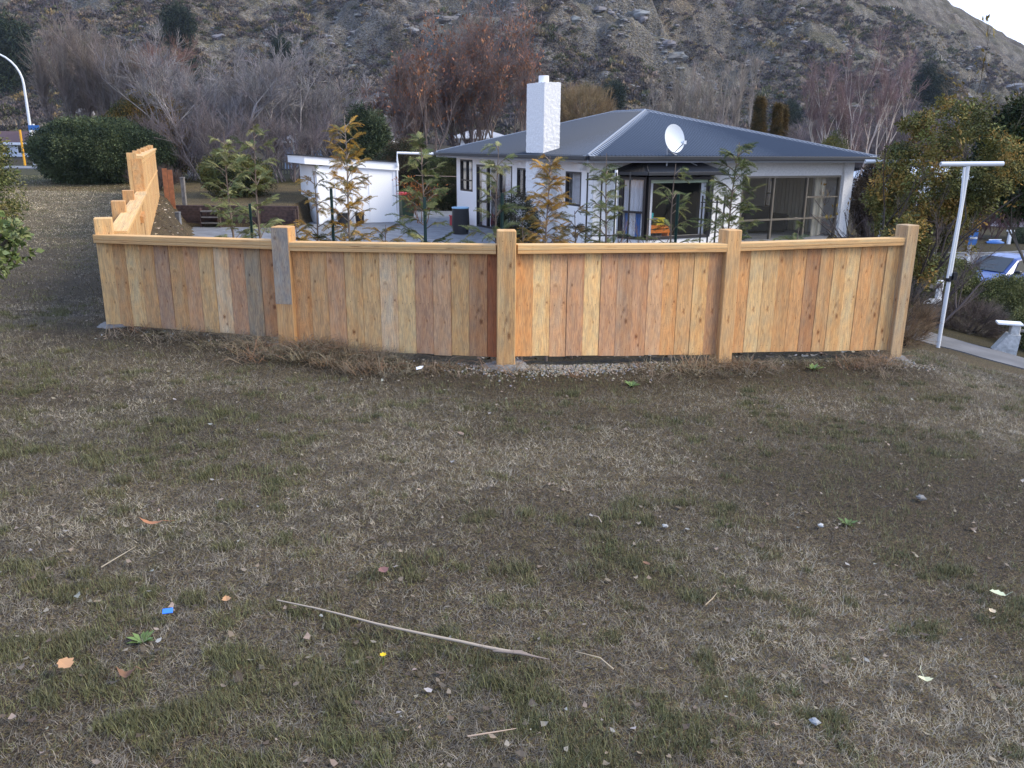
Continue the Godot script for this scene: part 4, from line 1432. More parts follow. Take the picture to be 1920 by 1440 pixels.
# an evergreen mass: leaf clumps through a lumpy volume, on a few stems
func bush(called: String, label: String, cat: String, at: Vector3, size: Vector3, n: int, kit: String, cols: Array, ls: float, sd: int, o := {}) -> Node3D:
	rng.seed = sd
	var t := thing(called, label, cat, at, o.get("turn", 0.0), o.get("group", ""))
	var q := noise(sd, 0.55 / maxf(0.3, minf(size.x, size.y)) , 3)
	var m := MB.new()
	m.col = o.get("bark", Color(0.07, 0.055, 0.045))
	for i in o.get("stems", 6):
		var a := rnd(0, TAU)
		var e := Vector3(cos(a) * size.x * 0.55, o.get("raise", 0.0) + size.y * rnd(0.9, 1.4), sin(a) * size.z * 0.55)
		m.tube([Vector3(cos(a) * size.x * 0.08, -0.1, sin(a) * size.z * 0.08) + o.get("root", Vector3.ZERO), e * 0.5 + jit(0.05) + o.get("root", Vector3.ZERO) * 0.5, e], [o.get("r", 0.04), o.get("r", 0.04) * 0.7, 0.008], 5, false)
	part(t, "stem", m.mesh(), M.bark)
	var xs := []
	var cs := []
	var box: bool = o.get("box", false)
	var hollow: float = o.get("shell", 0.55)
	var tries := 0
	while xs.size() < n and tries < n * 8:
		tries += 1
		var u := on_sphere()
		var r := lerpf(hollow, 1.0, sqrt(rng.randf()))
		if box:
			u = Vector3(rnd(-1, 1), rnd(-1, 1), rnd(-1, 1))
			var mx := maxf(absf(u.x), maxf(absf(u.y), absf(u.z)))
			u /= mx
		elif o.has("cone"):
			var y := pow(rng.randf(), 0.8)
			var a3 := rnd(0, TAU)
			u = Vector3(cos(a3) * (1.0 - y * o.cone), y * 2.0 - 1.0, sin(a3) * (1.0 - y * o.cone))
		if box: u = u * Vector3(r, 1, r) if absf(u.y) < 0.99 else u
		else: u = u * Vector3(r, r if not o.has("cone") else 1.0, r)
		var bump: float = 1.0 + o.get("lump", 0.3) * q.get_noise_3dv(u * size)
		var w: Vector3 = Vector3(u.x * size.x, u.y * size.y, u.z * size.z) * bump + Vector3(0, size.y + o.get("raise", 0.0), 0)
		if w.y < -0.02 + o.get("raise", 0.0) * 0.5: continue
		if o.has("gap") and q.get_noise_3dv(w * 3.0 + Vector3(50, 0, 0)) < o.gap: continue
		var dir := (Vector3(u.x, u.y * 0.6 + o.get("lift", 0.35), u.z) + jit(0.5)).normalized()
		xs.append(aim(dir, ls * rnd(0.6, 1.35), w))
		var pick := int(clampf((q.get_noise_3dv(w * 1.7 + Vector3(9, 9, 9)) * 0.9 + 0.5 + rnd(-0.35, 0.35)) * cols.size(), 0, cols.size() - 1))
		cs.append(tint(cols[pick], 0.25))
	copies(t, "foliage", K[kit], o.get("mat", M.leaf_dark), xs, cs).set_meta("kind", "stuff")
	return t

# a young thuja: straight leader, whorls of drooping feathery sprays with light between
func young_conifer(label: String, x: float, d: float, top: float, wide: float, cols: Array, sd: int, o := {}) -> Node3D:
	rng.seed = sd
	var foot := ground(x, d)
	var h := top - foot
	var t := thing("young_conifer", label, "tree", V(x, foot, d), 0.0, "young conifers along the inside of the fence")
	var m := MB.new()
	m.col = o.get("bark", Color(0.17, 0.13, 0.105))
	var lean := Vector3(o.get("lean", 0.0), 0, rnd(-0.05, 0.05))
	var trunk := func(f: float) -> Vector3: return Vector3(0, f * h, 0) + lean * f * h + Vector3(sin(f * 7.0 + sd) * 0.02, 0, cos(f * 6.0) * 0.02)
	var pts := []
	var rad := []
	for i in 9:
		pts.append(trunk.call(i / 8.0))
		rad.append(lerpf(0.026, 0.004, i / 8.0))
	m.tube(pts, rad, 6, false)
	var xs := [[], [], []]
	var cs := [[], [], []]
	var n: int = int(o.get("n", 34) * 1.25)
	var gaps: float = o.get("gaps", 0.0)
	for i in n:
		var f := clampf(lerpf(o.get("from", 0.12), 0.97, (i + rnd(-1.6, 1.6)) / n), 0.08, 0.98)
		if rng.randf() < gaps: continue
		var a := i * 2.4 + rnd(-0.5, 0.5)
		var reach := wide * (1.12 - f) * rnd(0.55, 1.15) + 0.07
		reach *= o.get("low", 1.0) if f < 0.4 else 1.0
		var b: Vector3 = trunk.call(f)
		var out := Vector3(cos(a), rnd(0.25, 0.8) + 0.5 * f, sin(a)).normalized()
		var c := b + out * reach * 0.55
		var e := c + (out + Vector3(0, -0.45, 0)).normalized() * reach * 0.5
		m.tube([b, c, e], [0.008, 0.006, 0.003], 3, false)
		var k := int(4 + reach * 12.0)
		for j in k:
			var g := 0.25 + 0.75 * (j + 1.0) / k
			var p: Vector3 = b.lerp(c, g * 2.0) if g < 0.5 else c.lerp(e, g * 2.0 - 1.0)
			var sd2 := 1.0 if j % 2 else -1.0
			var swing := out.cross(Vector3.UP).normalized() * sd2 * rnd(0.2, 0.95)
			var dir := (Vector3(out.x, 0.12, out.z) * 0.8 + swing + Vector3(0, rnd(-0.5, 0.7), 0)).normalized()
			var s: float = rnd(0.085, 0.21) * (0.75 + 0.5 * wide) * o.get("size", 1.0)
			var z := dir.cross(swing if swing.length() > 0.1 else Vector3.RIGHT)
			if z.y < 0: z = -z
			z = (z.normalized() + jit(0.35)).normalized()
			var xx := dir.cross(z).normalized()
			var v := rng.randi() % 3
			xs[v].append(Transform3D(Basis(xx, dir, xx.cross(dir)).scaled(Vector3.ONE * s), p))
			var pick := int(clampf((na.get_noise_3d(p.x * 60.0 + sd * 9.0, p.y * 60.0, p.z * 60.0) * 1.3 + 0.5 + rnd(-0.28, 0.28)) * cols.size(), 0, cols.size() - 1))
			cs[v].append(tint(cols[pick], 0.22))
	part(t, "trunk", m.mesh(), M.bark)
	for v in 3:
		copies(t, "foliage", K.frond[v], M.leaf, xs[v], cs[v]).set_meta("kind", "stuff")
	return t

func plants_in_yard() -> void:
	var g := [Color(0.085, 0.11, 0.045), Color(0.155, 0.18, 0.068), Color(0.24, 0.25, 0.10)]
	var yel := [Color(0.19, 0.165, 0.065), Color(0.38, 0.24, 0.06), Color(0.54, 0.33, 0.075)]
	var mix := [Color(0.11, 0.115, 0.05), Color(0.26, 0.18, 0.055), Color(0.38, 0.235, 0.055)]
	var pale := [Color(0.12, 0.15, 0.062), Color(0.22, 0.245, 0.105), Color(0.33, 0.33, 0.15)]
	young_conifer("green young conifer leaning beside the green stake, nearest the side fence", -4.35, 13.0, 1.93, 0.58, pale, 301, {"n": 26, "from": 0.34})
	young_conifer("tall green young conifer tied to a dark stake near the corner of the yard", -3.62, 12.0, 2.02, 0.55, pale, 302, {"n": 27, "from": 0.2})
	young_conifer("golden brown young conifer with a bare upper leader in front of the shed", -2.2, 11.5, 2.13, 0.5, yel, 303, {"n": 50, "gaps": 0.12, "lean": -0.02, "from": 0.14, "bark": Color(0.24, 0.20, 0.17)})
	young_conifer("small ochre young conifer at the left edge of the shed", -2.65, 11.3, 1.45, 0.42, mix, 304, {"n": 26, "gaps": 0.1})
	young_conifer("low yellowing young conifer behind the second fence post", -3.05, 11.9, 0.72, 0.42, yel, 305, {"n": 18})
	young_conifer("feathery green young conifer between the shed and the bungalow", -1.17, 11.0, 1.88, 0.58, g, 306, {"n": 34, "from": 0.2, "gaps": 0.1})
	young_conifer("low golden green young conifer in front of the patio", -1.62, 10.8, 0.78, 0.48, mix, 307, {"n": 20})
	young_conifer("green young conifer in front of the left sliding door", -0.2, 10.5, 1.76, 0.52, pale, 308, {"n": 30, "gaps": 0.15, "from": 0.22})
	young_conifer("ochre young conifer standing in front of the white chimney", 0.42, 10.5, 1.64, 0.44, yel, 309, {"n": 46, "from": 0.3, "bark": Color(0.22, 0.18, 0.16)})
	young_conifer("low yellow green young conifer right of the middle fence post", 0.1, 10.3, 0.88, 0.36, mix, 310, {"n": 20})
	young_conifer("grey green young conifer in front of the small window by the chimney", 0.78, 10.7, 0.98, 0.42, [Color(0.07, 0.08, 0.05), Color(0.12, 0.12, 0.07), Color(0.22, 0.14, 0.04)], 311, {"n": 24})
	young_conifer("pale green young conifer climbing the dark trellis left of the bay window", 1.2, 11.0, 1.68, 0.42, pale, 312, {"n": 34, "gaps": 0.1, "from": 0.2})
	young_conifer("thin dark green young conifer in front of the bay window glass", 2.05, 11.0, 1.56, 0.5, g, 313, {"n": 22, "gaps": 0.2, "from": 0.2, "low": 1.3})
	young_conifer("dense green young conifer in front of the white wall between bay and sliding door", 2.68, 10.5, 1.82, 0.5, g, 314, {"n": 54, "from": 0.14})
	young_conifer("small green young conifer low in front of the wide sliding door", 3.75, 11.2, 0.78, 0.5, g, 315, {"n": 16})
	# stakes
	var st := [[-3.7, 11.9, 0.95, "green metal stake tied to the tall conifer near the yard corner"], [-2.42, 11.3, 1.2, "green metal stake left of the golden brown conifer"], [-1.14, 10.9, 1.12, "green metal stake between shed and bungalow"], [-0.14, 10.4, 1.2, "green metal stake in front of the left sliding door"], [2.1, 10.9, 1.18, "green metal stake in front of the bay window"]]
	rng.seed = 316
	for s in st:
		var y := ground(s[0], s[1])
		var o := thing("garden_stake", s[3], "stake", V(s[0], y, s[1]), rnd(0, 1), "green stakes holding the young conifers")
		var m := MB.new()
		m.box(Vector3(-0.02, -0.2, -0.003), Vector3(0.02, s[2] - y, 0.003))
		m.box(Vector3(-0.003, -0.2, 0.0031), Vector3(0.003, s[2] - y, 0.026))
		part(o, "stake_bar", m.mesh(), M.stake)
		var q := MB.new()
		q.tube([Vector3(-0.03, 0.9, 0.03), Vector3(0.04, 0.9, 0.035), Vector3(0.05, 0.9, -0.02), Vector3(-0.03, 0.9, -0.02), Vector3(-0.03, 0.9, 0.03)], [0.006, 0.006, 0.006, 0.006, 0.006], 4)
		part(o, "tie", q.mesh(), M.black)
	# trellises
	for s in [[1.0, 11.6, 0.62, 1.42, 4, "dark garden trellis left of the bay window"], [2.62, 11.8, 0.34, 1.12, 4, "small dark trellis right of the bay window"]]:
		var y2 := ground(s[0], s[1])
		var o2 := thing("trellis", s[5], "trellis", V(s[0], y2, s[1]), deg_to_rad(15))
		for i in s[4]:
			var xx: float = s[2] * i / (s[4] - 1)
			bx(o2, "upright", Vector3(xx - 0.009, -0.1, -0.009), Vector3(xx + 0.009, s[3] - y2, 0.009), M.black)
		for i in 3:
			var yy: float = lerpf(0.75, s[3] - y2 - 0.1, i / 2.0)
			bx(o2, "crossbar", Vector3(-0.03, yy, 0.0095), Vector3(s[2] + 0.03, yy + 0.016, 0.02), M.black)
	# canes and a white pole by the trellis
	bare_tree("cane_shrub", "clump of thin upright brown canes beside the bay window", V(1.42, ground(1.42, 11.2), 11.2), {"seed": 317, "h": 1.9, "stems": 9, "r": 0.012, "bark": Color(0.16, 0.11, 0.09), "twig": Color(0.15, 0.11, 0.09), "lean": 0.3, "levels": 2, "fan": 2, "twigs": 1, "ts": 0.35, "cat": "shrub", "kit": "twig_thin", "crook": 0.05})
	var wp := MB.new()
	wp.tube([Vector3(0, -0.2, 0), Vector3(0.0, 2.2, 0)], [0.02, 0.02], 8)
	tag(part(self, "white_pole", wp.mesh(), M.white, Transform3D(Basis(), V(1.42, -0.75, 11.9))), "thin white pole beside the left edge of the bay", "pole")
	bush("dark_shrub", "dark rounded shrub in front of the left door by the chimney", "shrub", V(0.12, -0.95, 22.0), Vector3(0.55, 0.75, 0.5), 900, "leaf_small", [Color(0.02, 0.028, 0.014), Color(0.035, 0.03, 0.02)], 0.16, 320)

func plants_beyond() -> void:
	var dk := [Color(0.028, 0.043, 0.024), Color(0.052, 0.072, 0.034), Color(0.09, 0.112, 0.052)]
	# left: the big clipped bush at the end of the lawn and its yellow neighbour
	bush("evergreen_bush", "big dense dark green bush at the far end of the lawn", "bush", V(-17.0, 0.1, 35.5), Vector3(2.7, 1.28, 2.0), 5200, "leaf_small", dk, 0.42, 401, {"lump": 0.22, "shell": 0.7, "lift": 0.6})
	bush("golden_bush", "ochre green bush rising behind the big dark bush", "bush", V(-16.2, 0.1, 38.6), Vector3(1.9, 1.85, 1.2), 1600, "leaf_small", [Color(0.06, 0.065, 0.02), Color(0.15, 0.10, 0.025), Color(0.20, 0.12, 0.03)], 0.42, 402, {"lump": 0.3})
	bush("low_shrub", "low grey brown heath at the foot of the big dark bush", "shrub", V(-13.6, 0.1, 32.6), Vector3(0.9, 0.25, 0.5), 300, "twig_thin", [Color(0.12, 0.09, 0.075)], 0.4, 403, {"lift": 1.0, "mat": M.bark})
	bush("evergreen_bush", "dark green bush with yellow tips behind the side fence, by the retaining wall", "bush", V(-10.2, -0.1, 31.5), Vector3(1.3, 0.72, 1.0), 900, "leaf_small", [Color(0.025, 0.035, 0.015), Color(0.07, 0.075, 0.02), Color(0.16, 0.14, 0.03)], 0.3, 404, {"lump": 0.4})
	# grey leafless trees behind the yard
	var grey := {"bark": Color(0.29, 0.27, 0.265), "twig": Color(0.25, 0.23, 0.228), "levels": 3, "fan": 6, "twigs": 3, "ts": 1.0, "lean": 0.75, "spread": 1.0, "up": 0.22, "r": 0.07}
	for q in [[-13.2, 39.0, 5.9, 6, 411, "wide grey leafless tree behind the side fence, its crown the tallest"], [-10.9, 41.0, 5.5, 6, 412, "grey leafless tree right of the tallest one, above the retaining wall"], [-9.2, 44.0, 4.6, 5, 413, "lower grey leafless tree behind the white shed"], [-15.3, 42.0, 4.6, 5, 414, "grey leafless tree between the birch and the tall bare tree"]]:
		bare_tree("leafless_tree", q[5], V(q[0], 0.2, q[1]), grey.merged({"seed": q[4], "h": q[2], "stems": q[3]}, true))
	var thicket := {"bark": Color(0.16, 0.135, 0.135), "twig": Color(0.175, 0.147, 0.147), "levels": 2, "fan": 5, "twigs": 3, "ts": 1.0, "lean": 0.6, "spread": 0.9, "up": 0.3, "r": 0.03, "cat": "shrub", "kit": "twig_thin"}
	for q in [[-12.4, 36.0, 2.6, 421, "purple brown thicket behind the end of the side fence"], [-9.6, 37.5, 2.9, 422, "purple brown thicket above the retaining wall"], [-14.6, 37.5, 2.8, 423, "purple brown thicket right of the big dark bush"], [-7.6, 41.0, 3.0, 424, "purple brown thicket behind the left end of the shed"]]:
		bare_tree("leafless_thicket", q[4], V(q[0], 0.1, q[1]), thicket.merged({"seed": q[3], "h": q[2], "stems": 11}, true))
	var willow := {"bark": Color(0.19, 0.16, 0.142), "twig": Color(0.215, 0.178, 0.155), "levels": 3, "fan": 5, "twigs": 3, "ts": 1.9, "lean": 0.42, "spread": 0.5, "up": 0.75, "r": 0.07, "kit": "twig_up", "crook": 0.08}
	for q in [[-37.5, 76.0, 8.6, 431, "brown leafless upright tree beside the street lamp"], [-33.0, 74.0, 8.2, 432, "brown leafless upright tree above the big dark bush"], [-28.5, 72.0, 6.6, 433, "lower brown leafless tree left of the birch"]]:
		bare_tree("leafless_tree", q[4], V(q[0], 0.3, q[1]), willow.merged({"seed": q[3], "h": q[2], "stems": 8}, true))
	bare_tree("birch_tree", "white stemmed leaning birch with reddish twigs behind the side fence", V(-19.3, 0.2, 50.0), {"seed": 441, "h": 7.2, "stems": 1, "dir": Vector3(-0.12, 1, 0).normalized(), "r": 0.095, "bark": Color(0.46, 0.40, 0.34), "twig": Color(0.24, 0.145, 0.12), "levels": 3, "fan": 9, "twigs": 4, "ts": 0.9, "spread": 0.75, "up": 0.35, "kit": "twig_thin"})
	# russet trees behind shed and house
	var rus := {"bark": Color(0.155, 0.125, 0.115), "twig": Color(0.195, 0.148, 0.135), "levels": 3, "fan": 5, "twigs": 3, "ts": 1.0, "lean": 0.36, "spread": 0.7, "up": 0.5, "r": 0.075, "leaf": Color(0.30, 0.135, 0.075), "leafy": 0.75, "ls": 0.7, "kit": "twig_thin"}
	for q in [[-0.6, 49.0, 7.6, 451, "tall russet leaved tree just left of the chimney top"], [-2.6, 48.0, 6.4, 452, "russet tree between the chimney and the shed roof"], [-4.9, 46.0, 5.9, 453, "russet tree with sparse leaves above the overhead pipe"], [-6.6, 50.0, 4.6, 454, "low russet tree behind the shed's right end"]]:
		bare_tree("russet_tree", q[4], V(q[0], 0.1, q[1]), rus.merged({"seed": q[3], "h": q[2], "stems": 6}, true))
	bush("dark_conifer", "dark green conifer behind the right end of the shed", "tree", V(-6.5, -0.2, 38.5), Vector3(1.0, 1.75, 0.9), 1100, "needle", dk, 0.55, 461, {"lump": 0.4})
	bush("brown_shrub", "brown leaved shrub between the dark conifer and the bungalow", "shrub", V(-4.9, -0.5, 37.0), Vector3(1.0, 1.3, 0.8), 700, "leaf_small", [Color(0.05, 0.04, 0.025), Color(0.09, 0.06, 0.035), Color(0.045, 0.055, 0.025)], 0.34, 462, {"lump": 0.4})
	bush("clipped_hedge", "dark leafy hedge between the shed and the bungalow", "hedge", V(-2.8, -0.95, 36.4), Vector3(2.0, 1.15, 0.5), 2400, "leaf_small", [Color(0.018, 0.026, 0.012), Color(0.04, 0.05, 0.018), Color(0.085, 0.085, 0.028)], 0.26, 463, {"lump": 0.2})
	bare_tree("orange_shrub", "orange leaved twiggy shrub beside the wheelie bin", V(-3.3, -0.9, 30.0), {"seed": 464, "h": 1.4, "stems": 6, "r": 0.015, "bark": Color(0.25, 0.11, 0.05), "twig": Color(0.26, 0.11, 0.05), "leaf": Color(0.42, 0.15, 0.04), "leafy": 1.0, "ls": 0.4, "levels": 2, "fan": 3, "twigs": 3, "ts": 0.5, "cat": "shrub"})
	bush("tan_bush", "tan feathery bush behind the ridge of the blue roof", "bush", V(5.6, 2.2, 72.0), Vector3(2.4, 1.8, 1.6), 500, "twig_thin", [Color(0.30, 0.22, 0.12), Color(0.25, 0.18, 0.10)], 1.3, 465, {"lift": 1.2, "mat": M.bark})
	bush("tan_bush", "smaller tan bush just right of the chimney", "bush", V(2.9, 2.0, 74.0), Vector3(1.9, 1.5, 1.4), 350, "twig_thin", [Color(0.26, 0.18, 0.11), Color(0.18, 0.12, 0.08)], 1.3, 466, {"lift": 1.2, "mat": M.bark})
	# right: pale poplars, two gold cypresses, a birch clump
	for q in [[13.4, 64.0, 6.2, 471, "pale leafless poplar left of the gold cypresses"], [15.2, 63.0, 7.3, 472, "tallest pale leafless poplar beside the gold cypresses"], [11.6, 66.0, 5.2, 473, "small pale leafless poplar above the blue roof"]]:
		bare_tree("poplar_tree", q[4], V(q[0], 0.4, q[1]), {"seed": q[3], "h": q[2], "stems": 9, "r": 0.05, "bark": Color(0.29, 0.25, 0.215), "twig": Color(0.29, 0.25, 0.21), "levels": 2, "fan": 6, "twigs": 3, "ts": 1.4, "lean": 0.24, "spread": 0.3, "up": 1.0, "kit": "twig_up", "crook": 0.06})
	for q in [[14.3, 51.0, 4.55, 0.75, 474, "larger gold brown cypress behind the blue roof"], [15.35, 51.0, 4.1, 0.42, 475, "middle gold brown cypress behind the blue roof"], [15.85, 51.5, 4.05, 0.4, 476, "slim gold brown cypress, rightmost of the three behind the roof"]]:
		bush("gold_cypress", q[5], "tree", V(q[0], 0.0, q[1]), Vector3(q[3], q[2] * 0.5, q[3]), 900, "needle", [Color(0.05, 0.045, 0.018), Color(0.115, 0.075, 0.022), Color(0.17, 0.105, 0.03)], 0.34, q[4], {"cone": 0.82, "lump": 0.15, "lift": 0.9})
	bare_tree("birch_tree", "white many stemmed birch behind the right end of the blue roof", V(18.0, -0.4, 46.0), {"seed": 481, "h": 6.4, "stems": 6, "r": 0.07, "bark": Color(0.50, 0.43, 0.37), "twig": Color(0.25, 0.17, 0.16), "levels": 3, "fan": 5, "twigs": 3, "ts": 0.9, "lean": 0.42, "spread": 0.55, "up": 0.6, "kit": "twig_thin"})
	bush("yellow_bush", "yellow green bush at the foot of the birch clump", "bush", V(16.2, -0.2, 44.0), Vector3(0.8, 1.35, 0.8), 420, "leaf_small", [Color(0.07, 0.08, 0.02), Color(0.16, 0.14, 0.03)], 0.34, 482)
	for q in [[19.5, 52.0, 3.6, 483, "purple brown thicket behind the birch clump"], [13.5, 58.0, 3.4, 484, "dark brown thicket behind the blue roof, right of the cypresses"], [23.0, 50.0, 4.2, 485, "purple brown thicket above the neighbour's roof"]]:
		bare_tree("leafless_thicket", q[4], V(q[0], -0.6, q[1]), thicket.merged({"seed": q[3], "h": q[2], "stems": 12, "ts": 1.4}, true))
	# beside the house and the pergola
	bush("brown_hedge", "brown leaved hedge against the right end of the bungalow", "hedge", V(11.9, -1.2, 27.4), Vector3(0.95, 1.35, 0.8), 1700, "leaf_small", [Color(0.06, 0.042, 0.03), Color(0.115, 0.078, 0.052), Color(0.17, 0.125, 0.08)], 0.30, 491, {"mat": M.leaf, "lump": 0.25})
	bare_tree("weeping_shrub", "grey arching leafless shrub behind the right fence end", V(7.6, -1.1, 18.0), {"seed": 492, "h": 1.25, "stems": 10, "r": 0.02, "bark": Color(0.22, 0.205, 0.20), "twig": Color(0.20, 0.185, 0.18), "levels": 2, "fan": 4, "twigs": 4, "ts": 0.45, "lean": 1.0, "up": -0.35, "cat": "shrub"})
	var vine := [Color(0.075, 0.08, 0.028), Color(0.14, 0.14, 0.042), Color(0.20, 0.17, 0.048), Color(0.29, 0.18, 0.045)]
	bush("vine_shrub", "big yellow green shrub swallowing the white pipe posts", "shrub", V(6.0, 0.42, 11.9), Vector3(0.88, 0.84, 0.7), 1800, "leaf", vine, 0.15, 493, {"mat": M.leaf, "lump": 0.85, "gap": -0.06, "shell": 0.4, "stems": 3})
	bush("vine_shrub", "ragged lower skirt of yellow green shrub behind the end post", "shrub", V(5.05, -0.38, 10.7), Vector3(0.36, 0.62, 0.4), 560, "leaf", vine, 0.15, 494, {"mat": M.leaf, "lump": 0.5, "gap": -0.05, "shell": 0.3, "stems": 3})
	bare_tree("crooked_shrub", "dark crooked stems under the big yellow green shrub", V(5.0, -0.45, 10.7), {"seed": 495, "h": 2.3, "stems": 5, "r": 0.03, "bark": Color(0.055, 0.045, 0.04), "twig": Color(0.09, 0.07, 0.06), "leaf": Color(0.19, 0.12, 0.03), "leafy": 0.6, "ls": 0.22, "levels": 2, "fan": 4, "twigs": 2, "ts": 0.4, "lean": 0.6, "cat": "shrub"})
	bare_tree("leafless_shrub", "fine grey branched leafless shrub by the path, behind the pipe post", V(5.75, -0.7, 11.6), {"seed": 496, "h": 1.7, "stems": 6, "r": 0.018, "bark": Color(0.11, 0.09, 0.085), "twig": Color(0.14, 0.115, 0.11), "levels": 2, "fan": 4, "twigs": 3, "ts": 0.35, "lean": 0.8, "cat": "shrub", "kit": "twig_thin"})
	bush("dark_tree", "dark green leafy tree at the right edge", "tree", V(12.2, 0.3, 20.0), Vector3(1.5, 1.35, 1.3), 1900, "leaf", [Color(0.016, 0.026, 0.010), Color(0.03, 0.045, 0.014), Color(0.06, 0.07, 0.02)], 0.34, 497, {"lump": 0.4, "stems": 8})
	bare_tree("yellow_tree", "thin twiggy tree with yellow brown leaves in front of the dark tree", V(12.3, -1.8, 18.5), {"seed": 498, "h": 5.3, "stems": 3, "r": 0.05, "bark": Color(0.12, 0.10, 0.08), "twig": Color(0.16, 0.13, 0.09), "leaf": Color(0.20, 0.15, 0.035), "leafy": 1.0, "ls": 0.5, "levels": 3, "fan": 4, "twigs": 2, "ts": 0.7, "lean": 0.4, "kit": "twig_thin"})
	# path side
	bush("lavender_mound", "rounded grey brown lavender mound beside the path", "shrub", V(6.7, -0.98, 12.1), Vector3(0.46, 0.24, 0.4), 520, "twig_thin", [Color(0.10, 0.08, 0.072), Color(0.15, 0.115, 0.10), Color(0.185, 0.15, 0.125)], 0.24, 501, {"lift": 0.6, "mat": M.bark, "lump": 0.12})
	bush("dry_tussock", "brown dry tussock at the foot of the white pipe post", "grass", V(4.42, -0.42, 9.2), Vector3(0.26, 0.2, 0.22), 170, "twig_thin", [Color(0.15, 0.10, 0.06), Color(0.23, 0.155, 0.09)], 0.24, 502, {"lift": 0.9, "mat": M.bark})
	bush("dead_shrub", "grey leafless low shrub right behind the end post", "shrub", V(4.75, -0.5, 10.2), Vector3(0.38, 0.3, 0.3), 220, "twig_thin", [Color(0.09, 0.075, 0.068), Color(0.13, 0.11, 0.10)], 0.3, 503, {"lift": 0.6, "mat": M.bark})
	var hc := [Color(0.075, 0.085, 0.030), Color(0.14, 0.145, 0.05), Color(0.22, 0.21, 0.085)]
	for q in [[7.55, 14.6, 0.62, 0.46, 511, "leafy green hedge bush behind the white pipe post"], [8.45, 14.2, 0.75, 0.44, 512, "leafy green hedge bush in front of the blue car"], [8.7, 12.9, 0.8, 0.34, 513, "lower yellow green hedge bush near the right edge"], [7.55, 11.1, 0.5, 0.32, 514, "yellow green hedge bush beside the white gate pier"]]:
		bush("hedge_bush", q[5], "bush", V(q[0], ground(q[0], q[1]) - 0.02, q[1]), Vector3(q[2], q[3], 0.55), 1100, "leaf_small", hc, 0.17, q[4], {"mat": M.leaf, "lump": 0.3, "group": "hedge"})
	for q in [[29.6, 53.5, 2.7, 521, "red brown leafless bush in front of the neighbour's house"], [32.6, 54.5, 2.5, 522, "red brown leafless bush at the right edge, beyond the road"]]:
		bare_tree("red_bush", q[4], V(q[0], -3.7, q[1]), {"seed": q[3], "h": q[2], "stems": 14, "r": 0.025, "bark": Color(0.13, 0.07, 0.07), "twig": Color(0.17, 0.095, 0.095), "levels": 2, "fan": 6, "twigs": 6, "ts": 0.9, "lean": 0.7, "up": 0.3, "cat": "shrub", "kit": "twig_thin"})
	bush("evergreen_bush", "small dark green bush beyond the road at the right edge", "bush", V(31.0, -3.7, 51.0), Vector3(0.9, 0.5, 0.6), 350, "leaf_small", dk, 0.28, 523)
	# near left: leafy branches that reach in from the edge
	var lf := [Color(0.075, 0.10, 0.028), Color(0.125, 0.155, 0.05), Color(0.20, 0.22, 0.095)]
	bush("leafy_shrub", "light green leafy branches reaching in at the left edge of the lawn", "shrub", V(-3.50, 0.13, 5.5), Vector3(0.34, 0.22, 0.35), 105, "leaf_big", lf, 0.12, 531, {"mat": M.leaf, "lump": 0.5, "shell": 0.3, "gap": -0.2, "stems": 9, "r": 0.010, "raise": 0.74, "root": Vector3(-0.95, 0, 0.1)})
	bush("leafy_shrub", "small leaved shrub at the left edge, above the light green branches", "shrub", V(-4.58, 0.13, 7.2), Vector3(0.33, 0.5, 0.4), 300, "leaf_small", [Color(0.06, 0.075, 0.025), Color(0.12, 0.13, 0.045), Color(0.19, 0.17, 0.06)], 0.15, 532, {"mat": M.leaf, "lump": 0.4, "stems": 7, "r": 0.012, "raise": 0.75, "root": Vector3(-0.6, 0, 0)})
	# single dark conifers on the hill
	var hp := [[-0.377, 0.19, 9.5, "tall dark conifer standing highest on the left of the hill"], [-0.262, 0.15, 7.0, "dark conifer on the hill, upper middle left"], [-0.45, 0.11, 9.0, "dark spreading conifer above the brown leafless trees"], [-0.370, 0.10, 7.5, "dark conifer on the hill between birch and grey tree"], [-0.575, 0.08, 14.0, "large dark tree behind the street lamp"], [0.315, 0.10, 6.0, "dark round pine on the hill right of the cypresses"], [0.112, 0.07, 6.5, "dark pine on the hill above the roof ridge"], [0.468, 0.21, 8.5, "dark pine at the right end of the hillside"], [0.482, 0.22, 7.0, "smaller dark pine beside the one at the right of the hill"], [-0.61, 0.04, 6.0, "dark green tree low behind the street lamp"]]
	for i in hp.size():
		var q: Array = hp[i]
		var p := hill_at(q[0], q[1])
		bush("hill_conifer", q[3], "tree", p - Vector3(0, 0.6, 0), Vector3(q[2] * 0.33, q[2] * 0.5, q[2] * 0.33), 260, "needle", [Color(0.012, 0.022, 0.015), Color(0.022, 0.036, 0.02), Color(0.035, 0.05, 0.026)], q[2] * 0.24, 541 + i, {"lump": 0.4, "group": "dark trees on the hill"})

